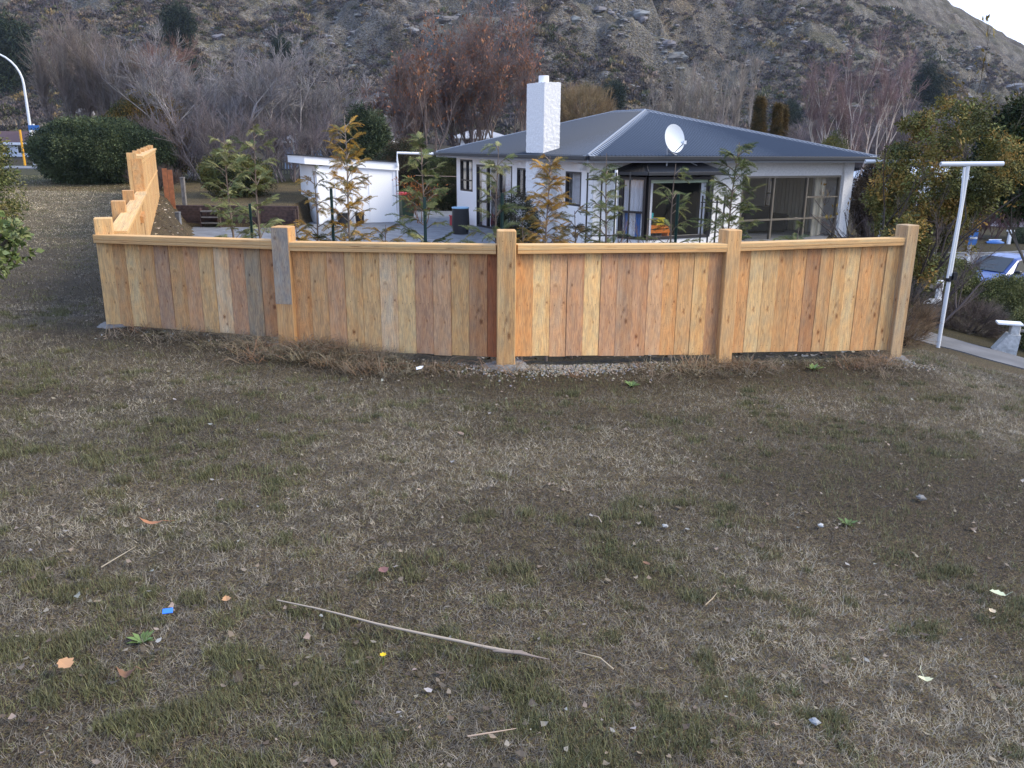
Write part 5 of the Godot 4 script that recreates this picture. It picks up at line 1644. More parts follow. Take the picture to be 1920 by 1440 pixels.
# ---------------------------------------------------------------- yard, street and neighbours
func sheet(called: String, label: String, pts: Array, half: float, lift: float, m: Material, n := 24) -> void:
	# a paved strip that follows the ground
	var b := MB.new()
	var prev := []
	for i in n + 1:
		var f := float(i) / n * (pts.size() - 1)
		var k := mini(int(f), pts.size() - 2)
		var c: Vector2 = pts[k].lerp(pts[k + 1], f - k)
		var e: Vector2 = (pts[k + 1] - pts[k]).normalized()
		var o := Vector2(-e.y, e.x)
		var row := []
		for j in 5:
			var w := c + o * half * (j / 2.0 - 1.0) * (1.0 + 0.05 * na.get_noise_2d(c.x * 9.0, j * 50.0))
			row.append(V(w.x, ground(w.x, w.y) + lift, w.y))
		row.append(row[4] - Vector3(0, 0.3, 0))
		row.insert(0, row[0] - Vector3(0, 0.3, 0))
		if i > 0:
			for j in 6:
				b.quad(prev[j], row[j], row[j + 1], prev[j + 1])
				if b.n[-1].y < -0.01:
					for q in 4: b.n[b.n.size() - 1 - q] = -b.n[b.n.size() - 1 - q]
		prev = row
	tag(part(self, called, b.mesh(), m), label, "", "", "structure")

func make_yard() -> void:
	var b := MB.new()
	var e := [V(-10.6, -0.905, 19.6), V(6.6, -0.905, 19.6), V(10.4, -0.905, 27.6), V(11.0, -0.905, 36.0), V(-10.6, -0.905, 36.0), V(-10.6, -0.905, 27.6)]
	b.quad(e[0], e[1], e[2], e[5])
	b.quad(e[5], e[2], e[3], e[4])
	for i in 6:
		var j := (i + 1) % 6
		b.quad(e[i] - Vector3(0, 0.3, 0), e[j] - Vector3(0, 0.3, 0), e[j], e[i])
	tag(part(self, "patio", b.mesh(), M.concrete), "grey concrete paving round the bungalow", "", "", "structure")
	# shed
	var a := deg_to_rad(25)
	var s := thing("garden_shed", "white flat roofed shed with a deep white fascia", "shed", V(-6.75, -0.905, 29.4), a)
	var m := MB.new()
	m.box(Vector3(0, -0.1, -2.95), Vector3(2.77, 1.95, 0))
	part(s, "wall", m.mesh(), M.shed_white)
	m = MB.new()
	for z in [0.0035, -3.03]:
		m.quad(Vector3(-0.42, 2.03, z + 0.08), Vector3(2.9, 1.80, z + 0.08), Vector3(2.9, 2.06, z + 0.08), Vector3(-0.42, 2.29, z + 0.08))
	m.quad(Vector3(-0.42, 2.03, -2.95), Vector3(-0.42, 2.03, 0.0835), Vector3(-0.42, 2.29, 0.0835), Vector3(-0.42, 2.29, -2.95))
	m.quad(Vector3(2.9, 1.80, 0.0835), Vector3(2.9, 1.80, -2.95), Vector3(2.9, 2.06, -2.95), Vector3(2.9, 2.06, 0.0835))
	m.quad(Vector3(-0.42, 2.03, -2.95), Vector3(2.9, 1.80, -2.95), Vector3(2.9, 1.80, 0.0835), Vector3(-0.42, 2.03, 0.0835))
	part(s, "fascia", m.mesh(), M.shed_white)
	part(s, "roof", beam(Vector3(-0.46, 2.312, -1.44), Vector3(2.94, 2.085, -1.44), 3.15, 0.04, 0.0), M.gutter)
	bx(s, "corner_trim", Vector3(2.70, 0.0, 0.003), Vector3(2.79, 1.82, 0.03), M.shed_white)
	bx(s, "corner_trim", Vector3(-0.02, 0.0, 0.003), Vector3(0.07, 2.0, 0.03), M.shed_white)
	for i in 3:
		bx(s, "panel_batten", Vector3(0.6 + i * 0.6, 0.02, 0.003), Vector3(0.63 + i * 0.6, 1.86, 0.014), M.shed_white)
	bx(s, "down_pipe", Vector3(2.81, 0.0, 0.02), Vector3(2.87, 1.8, 0.08), M.white, 0.01)
	var op := MB.new()
	var q0 := s.transform * Vector3(2.84, 1.95, 0.12)
	var q1 := V(-2.45, 1.47, 30.9)
	op.tube([q0, Vector3(q0.x, 1.50, q0.z), q1], [0.045, 0.045, 0.045], 10)
	tag(part(self, "overhead_pipe", op.mesh(), M.white), "white overhead pipe running from the shed to the bungalow eave", "pipe")
	# tubs against the shed
	for q in [[1.35, 0.16, "black bucket leaning by the shed wall"], [0.75, 0.2, "black tub by the shed wall, left of the bucket"]]:
		var t := thing("black_tub", q[2], "tub", s.transform * Vector3(q[0], 0, 0.3), 0.0)
		var w := MB.new()
		w.tube([Vector3.ZERO, Vector3(0, 0.36, 0)], [q[1] * 0.85, q[1]], 14)
		part(t, "body", w.mesh(), M.black)
		w = MB.new()
		w.tube([Vector3(0, 0.362, 0), Vector3(0, 0.39, 0)], [q[1] * 1.08, q[1] * 1.08], 14)
		part(t, "rim", w.mesh(), M.black)
	# wheelie bin
	var bn := thing("wheelie_bin", "dark green wheelie bin with a red lid beside the shed", "bin", V(-4.1, -0.905, 32.4), a)
	m = MB.new()
	var bq := [[0.0, 0.21, 0.24], [0.86, 0.27, 0.3]]
	for i in 4:
		var sx := [-1, 1, 1, -1]
		var sz := [1, 1, -1, -1]
		var j := (i + 1) % 4
		m.quad(Vector3(sx[i] * 0.21, 0.04, sz[i] * 0.24), Vector3(sx[j] * 0.21, 0.04, sz[j] * 0.24), Vector3(sx[j] * 0.27, 0.86, sz[j] * 0.3), Vector3(sx[i] * 0.27, 0.86, sz[i] * 0.3))
	part(bn, "body", m.mesh(), M.bin_green)
	bx(bn, "lid", Vector3(-0.29, 0.862, -0.34), Vector3(0.29, 0.95, 0.32), M.red, 0.03)
	for q in [-0.24, 0.2]:
		m = MB.new()
		m.tube([Vector3(q, 0.1, -0.24), Vector3(q + 0.05, 0.1, -0.24)], [0.1, 0.1], 12)
		part(bn, "wheel", m.mesh(), M.tyre)
	# sleeper retaining wall and its steps
	var rw := thing("retaining_wall", "low dark brown sleeper retaining wall behind the patio", "wall", V(-11.4, -0.905, 28.1))
	rng.seed = 601
	for c in 4:
		var x := 0.0
		while x < 4.2:
			var l := minf([1.9, 1.2, 2.4][rng.randi() % 3], 4.25 - x)
			if l < 0.05: break
			var sl := MB.new()
			var g := rnd(-0.012, 0.012)
			sl.box(Vector3(x + 0.004, c * 0.175, -0.12 + g), Vector3(x + l - 0.004, c * 0.175 + 0.168, g - 0.1 * 0.0), 0.006)
			part(rw, "sleeper", sl.mesh(), M.sleeper)
			x += l
	for x in [0.1, 1.5, 2.9, 4.1]:
		bx(rw, "post", Vector3(x, 0, 0.016), Vector3(x + 0.09, 0.6, 0.09), M.sleeper, 0.005)
	var sp := thing("wooden_steps", "small dark wooden steps against the retaining wall", "steps", V(-10.35, -0.905, 27.9))
	for x in [0.0, 0.62]:
		bx(sp, "string", Vector3(x, 0, -0.09), Vector3(x + 0.045, 0.62, 0.05), M.sleeper, 0.004)
	for i in 3:
		bx(sp, "tread", Vector3(0.047, 0.12 + i * 0.19, -0.085), Vector3(0.618, 0.155 + i * 0.19, 0.07), M.grey_wood, 0.004)
	var gp := thing("concrete_post", "short grey concrete post beside the side fence", "post", V(-10.0, ground(-10.0, 25.2), 25.2))
	bx(gp, "shaft", Vector3(-0.07, -0.1, -0.07), Vector3(0.07, 0.25, 0.07), M.concrete, 0.015)
	bx(gp, "cap", Vector3(-0.08, 0.252, -0.08), Vector3(0.08, 0.275, 0.08), M.concrete, 0.012)
	# old posts at the end of the side run
	var ob := thing("old_board", "rust red boards standing at the far end of the side fence", "boards", V(-11.35, -0.3, 27.6), deg_to_rad(20))
	for i in 2:
		bx(ob, "plank", Vector3(0.02 + i * 0.16, 0, 0), Vector3(0.17 + i * 0.16, 1.28 - i * 0.05, 0.03), M.rust, 0.004)
	var og := thing("old_post", "grey weathered post beside the rust red boards", "post", V(-11.0, -0.3, 28.4))
	bx(og, "shaft", Vector3(-0.06, 0, -0.06), Vector3(0.06, 0.95, 0.06), M.grey_wood, 0.008)
	bx(og, "cap", Vector3(-0.07, 0.952, -0.07), Vector3(0.07, 0.98, 0.07), M.grey_wood, 0.006)
	# picket fence far behind
	var pf := thing("picket_fence", "grey picket fence behind the shed", "fence", V(-13.6, 0.1, 46.5))
	for i in 30:
		bx(pf, "picket", Vector3(i * 0.16, 0, 0), Vector3(i * 0.16 + 0.09, 0.95 + 0.03 * (i % 3), 0.02), M.grey_wood)
	bx(pf, "rail", Vector3(0, 0.3, -0.06), Vector3(4.8, 0.38, -0.005), M.grey_wood)
	bx(pf, "rail", Vector3(0, 0.72, -0.06), Vector3(4.8, 0.8, -0.005), M.grey_wood)
	# clothes line behind the yard, seen against the hedge
	var cw := MB.new()
	cw.tube([V(-3.9, 0.62, 34.0), V(-1.6, 0.6, 33.0)], [0.012, 0.012], 5)
	tag(part(self, "clothes_line", cw.mesh(), mat(lin(0.35, 0.25, 0.18))), "brown line stretched across the dark hedge beside the bungalow", "line")

func lamp_and_street() -> void:
	sheet("street", "pale street beyond the end of the lawn", [Vector2(-70, 62), Vector2(-45, 56), Vector2(-22, 53)], 2.2, 0.05, M.concrete)
	var l := thing("street_lamp", "tall grey street lamp with a curved arm", "street lamp", V(-33.4, 0.3, 60))
	var m := MB.new()
	m.tube([Vector3(0, -0.3, 0), Vector3(0, 1.2, 0), Vector3(0, 1.21, 0), Vector3(-0.02, 5.2, 0)], [0.16, 0.16, 0.11, 0.08], 10)
	part(l, "pole", m.mesh(), M.pipe)
	m = MB.new()
	var pts := []
	var rad := []
	for i in 9:
		var an := PI / 2 * i / 8.0
		pts.append(Vector3(-0.02 - (1.0 - cos(an)) * 2.2, 5.2 + sin(an) * 2.1, 0))
		rad.append(0.08 - 0.003 * i)
	pts.append(Vector3(-3.0, 7.32, 0))
	rad.append(0.05)
	m.tube(pts, rad, 8)
	part(l, "arm", m.mesh(), M.pipe)
	bx(l, "lamp_head", Vector3(-3.75, 7.24, -0.14), Vector3(-3.0, 7.42, 0.14), M.metal, 0.04)
	var y := thing("marker_pole", "yellow marker pole beside the street lamp", "pole", V(-32.9, 0.25, 57.8))
	m = MB.new()
	m.tube([Vector3(0, 0, 0), Vector3(0, 2.3, 0)], [0.075, 0.075], 10)
	part(y, "shaft", m.mesh(), mat(lin(0.62, 0.30, 0.01), 0.5))
	m = MB.new()
	m.tube([Vector3(0, 2.302, 0), Vector3(0, 2.9, 0)], [0.08, 0.08], 10)
	part(y, "band", m.mesh(), M.black)
	var sg := thing("street_sign", "small white and blue street sign beside the lamp", "sign", V(-32.6, 0.25, 59.0))
	bx(sg, "post", Vector3(-0.05, 0, -0.05), Vector3(0.05, 2.7, 0.05), M.white, 0.01)
	bx(sg, "panel", Vector3(-0.35, 2.3, 0.052), Vector3(0.4, 2.62, 0.08), M.blue)
	neighbour("low white house with a red brown roof beyond the street", -45.0, 76.0, 0.25, 6.0, 5.0, 1.5, 0.95, mat(lin(0.62, 0.66, 0.74)), mat(lin(0.10, 0.045, 0.04)), 8.0)
	neighbour("grey roofed neighbouring house beyond the road on the right", 34.5, 63.0, -3.6, 11.0, 6.0, 2.1, 1.15, mat(lin(0.50, 0.42, 0.42)), tri_mat(lin(0.34, 0.37, 0.42), grain_tex(25, 128, 0.8, 1.0, 0.05), 0.3), -10.0)
	neighbour("pale blue roofed house farther off on the right", 41.0, 82.0, -3.4, 14.0, 8.0, 2.6, 1.0, mat(lin(0.5, 0.5, 0.5)), mat(lin(0.40, 0.45, 0.52)), -5.0)
	neighbour("small white building glimpsed through the russet trees", -2.4, 62.0, 0.9, 3.0, 3.0, 1.6, 0.4, mat(lin(0.7, 0.7, 0.72)), mat(lin(0.3, 0.3, 0.32)), 5.0)
	neighbour("blue grey building glimpsed behind the grey leafless trees", -12.0, 58.0, 0.2, 7.0, 4.0, 1.9, 0.7, mat(lin(0.22, 0.27, 0.36)), mat(lin(0.16, 0.16, 0.18)), 0.0)

func neighbour(label: String, x: float, d: float, y: float, w: float, dp: float, hh: float, rise: float, wm: Material, rm: Material, turn: float) -> void:
	var h := thing("neighbour_house", label, "house", V(x, y, d), deg_to_rad(turn))
	bx(h, "wall", Vector3(-w / 2, -0.5, -dp), Vector3(w / 2, hh, 0), wm)
	var m := MB.new()
	var e := 0.4
	var a := Vector3(-w / 2 - e, hh - 0.05, e)
	var b := Vector3(w / 2 + e, hh - 0.05, e)
	var c := Vector3(w / 2 + e, hh - 0.05, -dp - e)
	var f := Vector3(-w / 2 - e, hh - 0.05, -dp - e)
	var r0 := Vector3(-w / 2 + dp * 0.3, hh + rise, -dp / 2)
	var r1 := Vector3(w / 2 - dp * 0.3, hh + rise, -dp / 2)
	m.quad(a, b, r1, r0)
	m.quad(c, f, r0, r1)
	m.tri(b, c, r1)
	m.tri(f, a, r0)
	part(h, "roof", m.mesh(), rm)
	for q in [[a, b], [b, c], [c, f], [f, a]]:
		part(h, "fascia", beam(q[0] + Vector3(0, -0.07, 0), q[1] + Vector3(0, -0.07, 0), 0.06, 0.2, 0.0), M.white)
	for i in 3:
		var u := -w / 2 + w * (0.1 + 0.3 * i)
		var wd := bx(h, "window", Vector3(u, hh * 0.35, -0.02), Vector3(u + w * 0.18, hh * 0.85, 0.03), M.white)
		bx(wd, "pane", Vector3(u + 0.07, hh * 0.35 + 0.07, 0.031), Vector3(u + w * 0.18 - 0.07, hh * 0.85 - 0.07, 0.04), M.car_glass)

func make_right() -> void:
	sheet("path", "grey concrete path running down to the right", [Vector2(4.75, 10.9), Vector2(5.6, 10.15), Vector2(6.4, 9.5), Vector2(7.6, 8.5), Vector2(9.5, 7.2)], 0.56, 0.012, M.asphalt)
	sheet("road", "grey asphalt road beyond the hedge on the right", [Vector2(18.5, 35), Vector2(25, 37), Vector2(35, 41), Vector2(65, 52)], 7.0, 0.03, M.asphalt, 40)
	sheet("kerb", "pale kerb along the far side of the road", [Vector2(17.5, 42.2), Vector2(23.5, 44.0), Vector2(32.5, 47.6), Vector2(62.5, 58.6)], 0.12, 0.12, M.concrete, 30)
	# white pipe T posts of the old clothes line
	for q in [[5.10, 9.67, -0.6, 1.60, -0.31, 0.39, "nearer white pipe T post at the end of the fence"], [5.25, 12.0, -0.62, 1.59, -0.36, 0.4, "farther white pipe T post half hidden in the yellow green shrub"]]:
		var t := thing("pipe_post", q[6], "post", V(q[0], q[2], q[1]), 0.0, "white pipe T posts")
		var hh: float = q[3] - q[2]
		var m := MB.new()
		m.tube([Vector3(-0.03, -0.15, 0), Vector3(0, hh - 0.02, 0)], [0.023, 0.023], 12)
		part(t, "upright", m.mesh(), M.pipe)
		m = MB.new()
		var r := 0.027
		var n := 14
		for k in n:
			var a0 := TAU * k / n
			var a1 := TAU * (k + 1) / n
			for f in [[r, 1], [r * 0.72, -1]]:
				var p0 := Vector3(q[4], hh + sin(a0) * f[0], cos(a0) * f[0])
				var p1 := Vector3(q[4], hh + sin(a1) * f[0], cos(a1) * f[0])
				var w := Vector3(q[5] - q[4], 0.01, 0)
				if f[1] > 0: m.quad(p0, p0 + w, p1 + w, p1)
				else: m.quad(p1, p1 + w, p0 + w, p0)
			for e in [q[4], q[5]]:
				var z0 := Vector3(e, hh + sin(a0) * r + (0.01 if e > 0 else 0.0), cos(a0) * r)
				var z1 := Vector3(e, hh + sin(a1) * r + (0.01 if e > 0 else 0.0), cos(a1) * r)
				var i0 := Vector3(e, hh + sin(a0) * r * 0.72 + (0.01 if e > 0 else 0.0), cos(a0) * r * 0.72)
				var i1 := Vector3(e, hh + sin(a1) * r * 0.72 + (0.01 if e > 0 else 0.0), cos(a1) * r * 0.72)
				m.quad(z0, z1, i1, i0)
		part(t, "crossbar", m.mesh(), M.pipe)
		m = MB.new()
		m.tube([Vector3(-0.055, hh * 0.42, 0.03), Vector3(-0.03, hh * 0.8, 0.03), Vector3(-0.05, hh - 0.03, 0.02)], [0.014, 0.014, 0.014], 8)
		part(t, "thin_pipe", m.mesh(), M.pipe)
		m = MB.new()
		m.tube([Vector3(-0.02, hh * 0.40, 0), Vector3(-0.02, hh * 0.43, 0)], [0.033, 0.033], 12)
		m.box(Vector3(0.01, hh * 0.41, 0.0), Vector3(0.05, hh * 0.45, 0.04))
		part(t, "clamp", m.mesh(), M.black)
	# gate pier
	var g := thing("gate_pier", "white painted gate pier with a sloping foot beside the path", "pier", V(6.35, ground(6.35, 10.5), 10.5), deg_to_rad(-20))
	var b := MB.new()
	var A := [Vector3(-0.2, -0.1, 0.1), Vector3(0.14, -0.1, 0.1), Vector3(0.16, 0.24, 0.1), Vector3(0.02, 0.24, 0.1)]
	for i in 4:
		var j := (i + 1) % 4
		b.quad(A[j], A[i], A[i] + Vector3(0, 0, -0.2), A[j] + Vector3(0, 0, -0.2))
	b.quad(A[0], A[1], A[2], A[3])
	b.quad(A[3] + Vector3(0, 0, -0.2), A[2] + Vector3(0, 0, -0.2), A[1] + Vector3(0, 0, -0.2), A[0] + Vector3(0, 0, -0.2))
	part(g, "foot", b.mesh(), M.rough_white)
	bx(g, "pillar", Vector3(0.045, 0.242, -0.08), Vector3(0.15, 0.36, 0.07), M.rough_white, 0.01)
	bx(g, "cap", Vector3(-0.12, 0.362, -0.1), Vector3(0.17, 0.385, 0.09), M.white, 0.005)
	bx(g, "hand_rail", Vector3(0.152, 0.27, -0.02), Vector3(0.9, 0.3, 0.02), M.grey_wood, 0.004)
	# low white rails
	var w := thing("white_rails", "low white post and rail fence behind the end post", "fence", V(5.7, -0.95, 13.6), deg_to_rad(8))
	for x in [0.0, 0.7, 1.4]:
		bx(w, "post", Vector3(x, -0.1, -0.05), Vector3(x + 0.08, 0.62, 0.03), M.white, 0.006)
	bx(w, "rail", Vector3(0.0, 0.5, 0.033), Vector3(1.45, 0.57, 0.055), M.grey_wood, 0.004)
	bx(w, "rail", Vector3(0.0, 0.24, 0.033), Vector3(1.45, 0.32, 0.055), M.white, 0.004)
	# blue sign across the road, and things on the far verge
	var s := thing("road_sign", "blue and white sign on a white post across the garden", "sign", V(14.15, ground(14.15, 26.0), 26.0))
	bx(s, "post", Vector3(-0.05, -0.2, -0.05), Vector3(0.05, 2.28, 0.05), M.white, 0.01)
	bx(s, "panel", Vector3(-0.10, 1.75, 0.052), Vector3(0.16, 2.25, 0.075), M.blue, 0.0)
	bx(s, "stripe", Vector3(-0.09, 1.94, 0.0755), Vector3(0.15, 2.0, 0.08), M.white)
	var bt := thing("blue_dinghy", "upturned blue dinghy on the far verge", "boat", V(29.0, -3.6, 50.6), deg_to_rad(5))
	b = MB.new()
	for i in 10:
		var f0 := i / 10.0
		var f1 := (i + 1) / 10.0
		var pr := func(f: float, an: float) -> Vector3: return Vector3(lerpf(-0.55, 0.55, f), sin(an) * 0.2 * sqrt(sin(PI * clampf(f, 0.04, 0.96))), cos(an) * 0.3 * sqrt(sin(PI * clampf(f, 0.04, 0.96))))
		for k in 8:
			b.quad(pr.call(f0, PI * k / 8), pr.call(f1, PI * k / 8), pr.call(f1, PI * (k + 1) / 8), pr.call(f0, PI * (k + 1) / 8))
	part(bt, "hull", b.mesh(), M.blue)
	bx(bt, "keel", Vector3(-0.4, 0.17, -0.015), Vector3(0.4, 0.23, 0.015), M.white)
	var vp := thing("verge_post", "short white post on the far verge", "post", V(29.6, -3.62, 50.2))
	bx(vp, "shaft", Vector3(-0.08, 0, -0.08), Vector3(0.08, 0.75, 0.08), M.white, 0.01)
	bx(vp, "cap", Vector3(-0.2, 0.752, -0.1), Vector3(0.2, 0.84, 0.1), M.white, 0.01)
	make_car()
	for q in [[67.5, 118.0, 1.0, "white van parked far off above the neighbour's roof"], [64.0, 120.0, 0.7, "white car parked far off by the lake"]]:
		var c := thing("far_vehicle", q[3], "vehicle", V(q[0], -3.0, q[1]), 0.2)
		bx(c, "body", Vector3(-1.5, 0.35, -0.8), Vector3(1.5, 1.0 * q[2] + 0.3, 0.8), M.white, 0.15)
		bx(c, "cabin", Vector3(-0.9, 1.0 * q[2] + 0.302, -0.7), Vector3(1.2, 1.0 * q[2] + 0.8, 0.7), M.car_glass, 0.12)
		for x in [-1.0, 1.0]:
			var t2 := MB.new()
			t2.tube([Vector3(x, 0.3, 0.6), Vector3(x, 0.3, 0.82)], [0.3, 0.3], 12)
			part(c, "wheel", t2.mesh(), M.tyre)

func make_car() -> void:
	var c := thing("parked_car", "blue hatchback parked beyond the hedge at the right edge", "car", V(17.15, ground(17.0, 29.0) + 0.03, 29.3), deg_to_rad(28))
	# stations from nose to tail: x, half width, sill, belt, roof (= belt where there is no cabin), roof half width
	var st := [[-2.1, 0.62, 0.38, 0.62, 0.62, 0.5], [-2.0, 0.80, 0.26, 0.78, 0.80, 0.66], [-1.5, 0.88, 0.24, 0.90, 0.94, 0.72], [-0.85, 0.90, 0.24, 0.98, 1.02, 0.72], [-0.1, 0.90, 0.24, 1.00, 1.46, 0.60], [0.5, 0.90, 0.24, 1.02, 1.52, 0.61], [1.2, 0.90, 0.24, 1.06, 1.49, 0.60], [1.75, 0.88, 0.26, 1.08, 1.32, 0.58], [2.08, 0.80, 0.34, 0.98, 1.02, 0.55]]
	var m := MB.new()
	var ring := func(s: Array) -> Array:
		var w: float = s[1]
		return [Vector3(s[0], s[2], w * 0.93), Vector3(s[0], lerpf(s[2], s[3], 0.55), w), Vector3(s[0], s[3], w * 0.95), Vector3(s[0], s[4] - 0.04, s[5] + 0.02), Vector3(s[0], s[4], s[5] - 0.1), Vector3(s[0], s[4], -s[5] + 0.1), Vector3(s[0], s[4] - 0.04, -s[5] - 0.02), Vector3(s[0], s[3], -w * 0.95), Vector3(s[0], lerpf(s[2], s[3], 0.55), -w), Vector3(s[0], s[2], -w * 0.93)]
	for i in st.size() - 1:
		var a: Array = ring.call(st[i])
		var b: Array = ring.call(st[i + 1])
		for k in 10:
			var j := (k + 1) % 10
			m.quad(a[k], b[k], b[j], a[j])
	for e in [0, st.size() - 1]:
		var a: Array = ring.call(st[e])
		for k in range(1, 9):
			if e == 0: m.tri(a[0], a[k], a[k + 1])
			else: m.tri(a[0], a[k + 1], a[k])
	part(c, "body", m.mesh(), M.car)
	# glass
	var g := MB.new()
	g.quad(Vector3(-0.83, 1.03, 0.62), Vector3(-0.83, 1.03, -0.62), Vector3(-0.14, 1.45, -0.52), Vector3(-0.14, 1.45, 0.52))
	for i in g.v.size(): g.v[i] += Vector3(-0.02, 0.025, 0)
	part(c, "windscreen", g.mesh(), M.car_glass)
	for sg in [1.0, -1.0]:
		for q in [[[-0.62, 1.02], [0.42, 1.04], [0.42, 1.44], [-0.1, 1.40]], [[0.48, 1.05], [1.3, 1.09], [1.22, 1.42], [0.48, 1.45]]]:
			g = MB.new()
			var p := []
			for e in q:
				var f: float = clampf((e[1] - 1.0) / 0.46, 0, 1)
				p.append(Vector3(e[0], e[1], sg * (lerpf(0.87, 0.645, f) + 0.012)))
			if sg > 0: g.quad(p[0], p[1], p[2], p[3])
			else: g.quad(p[3], p[2], p[1], p[0])
			part(c, "side_window", g.mesh(), M.car_glass)
		bx(c, "mirror", Vector3(-0.62, 1.0, sg * 0.97 - 0.09), Vector3(-0.46, 1.13, sg * 0.97 + 0.09), M.black, 0.03)
		bx(c, "door_handle", Vector3(0.22, 0.84, sg * 0.905 - 0.012), Vector3(0.38, 0.87, sg * 0.905 + 0.012), M.car)
		bx(c, "headlight", Vector3(-2.03, 0.62, sg * 0.62 - 0.14), Vector3(-1.86, 0.76, sg * 0.62 + 0.14), mat(lin(0.5, 0.52, 0.55), 0.1), 0.03)
		for x in [-1.33, 1.33]:
			var w := MB.new()
			w.tube([Vector3(x, 0.34, sg * 0.72), Vector3(x, 0.34, sg * 0.93)], [0.34, 0.34], 22)
			var o := part(c, "wheel", w.mesh(), M.tyre)
			w = MB.new()
			w.tube([Vector3(x, 0.34, sg * 0.92), Vector3(x, 0.34, sg * 0.945)], [0.22, 0.2], 18)
			part(o, "rim", w.mesh(), M.metal)

# ---------------------------------------------------------------- things lying on the lawn
func leaf_shape(l: float, w: float, stalk: float, curl: float) -> ArrayMesh:
	var m := MB.new()
	var n := 8
	for i in n:
		for sg in [-1.0, 1.0]:
			var q := []
			for f in [i / float(n), (i + 1) / float(n)]:
				var ww: float = w * pow(sin(PI * pow(f, 0.75)), 0.8) * (1.0 + 0.22 * sin(f * 19.0))
				var y: float = curl * l * (f - 0.5) * (f - 0.5) * 3.0
				q.append([Vector3(0, y, -f * l), Vector3(sg * ww, y + absf(ww) * 0.35, -f * l)])
			if sg > 0: m.quad(q[0][0], q[0][1], q[1][1], q[1][0])
			else: m.quad(q[1][0], q[1][1], q[0][1], q[0][0])
	if stalk > 0: m.tube([Vector3(0, curl * l * 0.75, 0), Vector3(0.2 * stalk, 0.02, stalk * 0.6), Vector3(0.1 * stalk, 0.03, stalk)], [0.0015, 0.0012, 0.0012], 4)
	return m.mesh()

func lay(called: String, label: String, cat: String, m: Mesh, mt: Material, x: float, d: float, turn: float, lift := 0.03, tilt := 0.0) -> void:
	tag(part(self, called, m, mt, Transform3D(Basis.from_euler(Vector3(tilt, turn, 0)), V(x, ground(x, d) + lift, d))), label, cat)

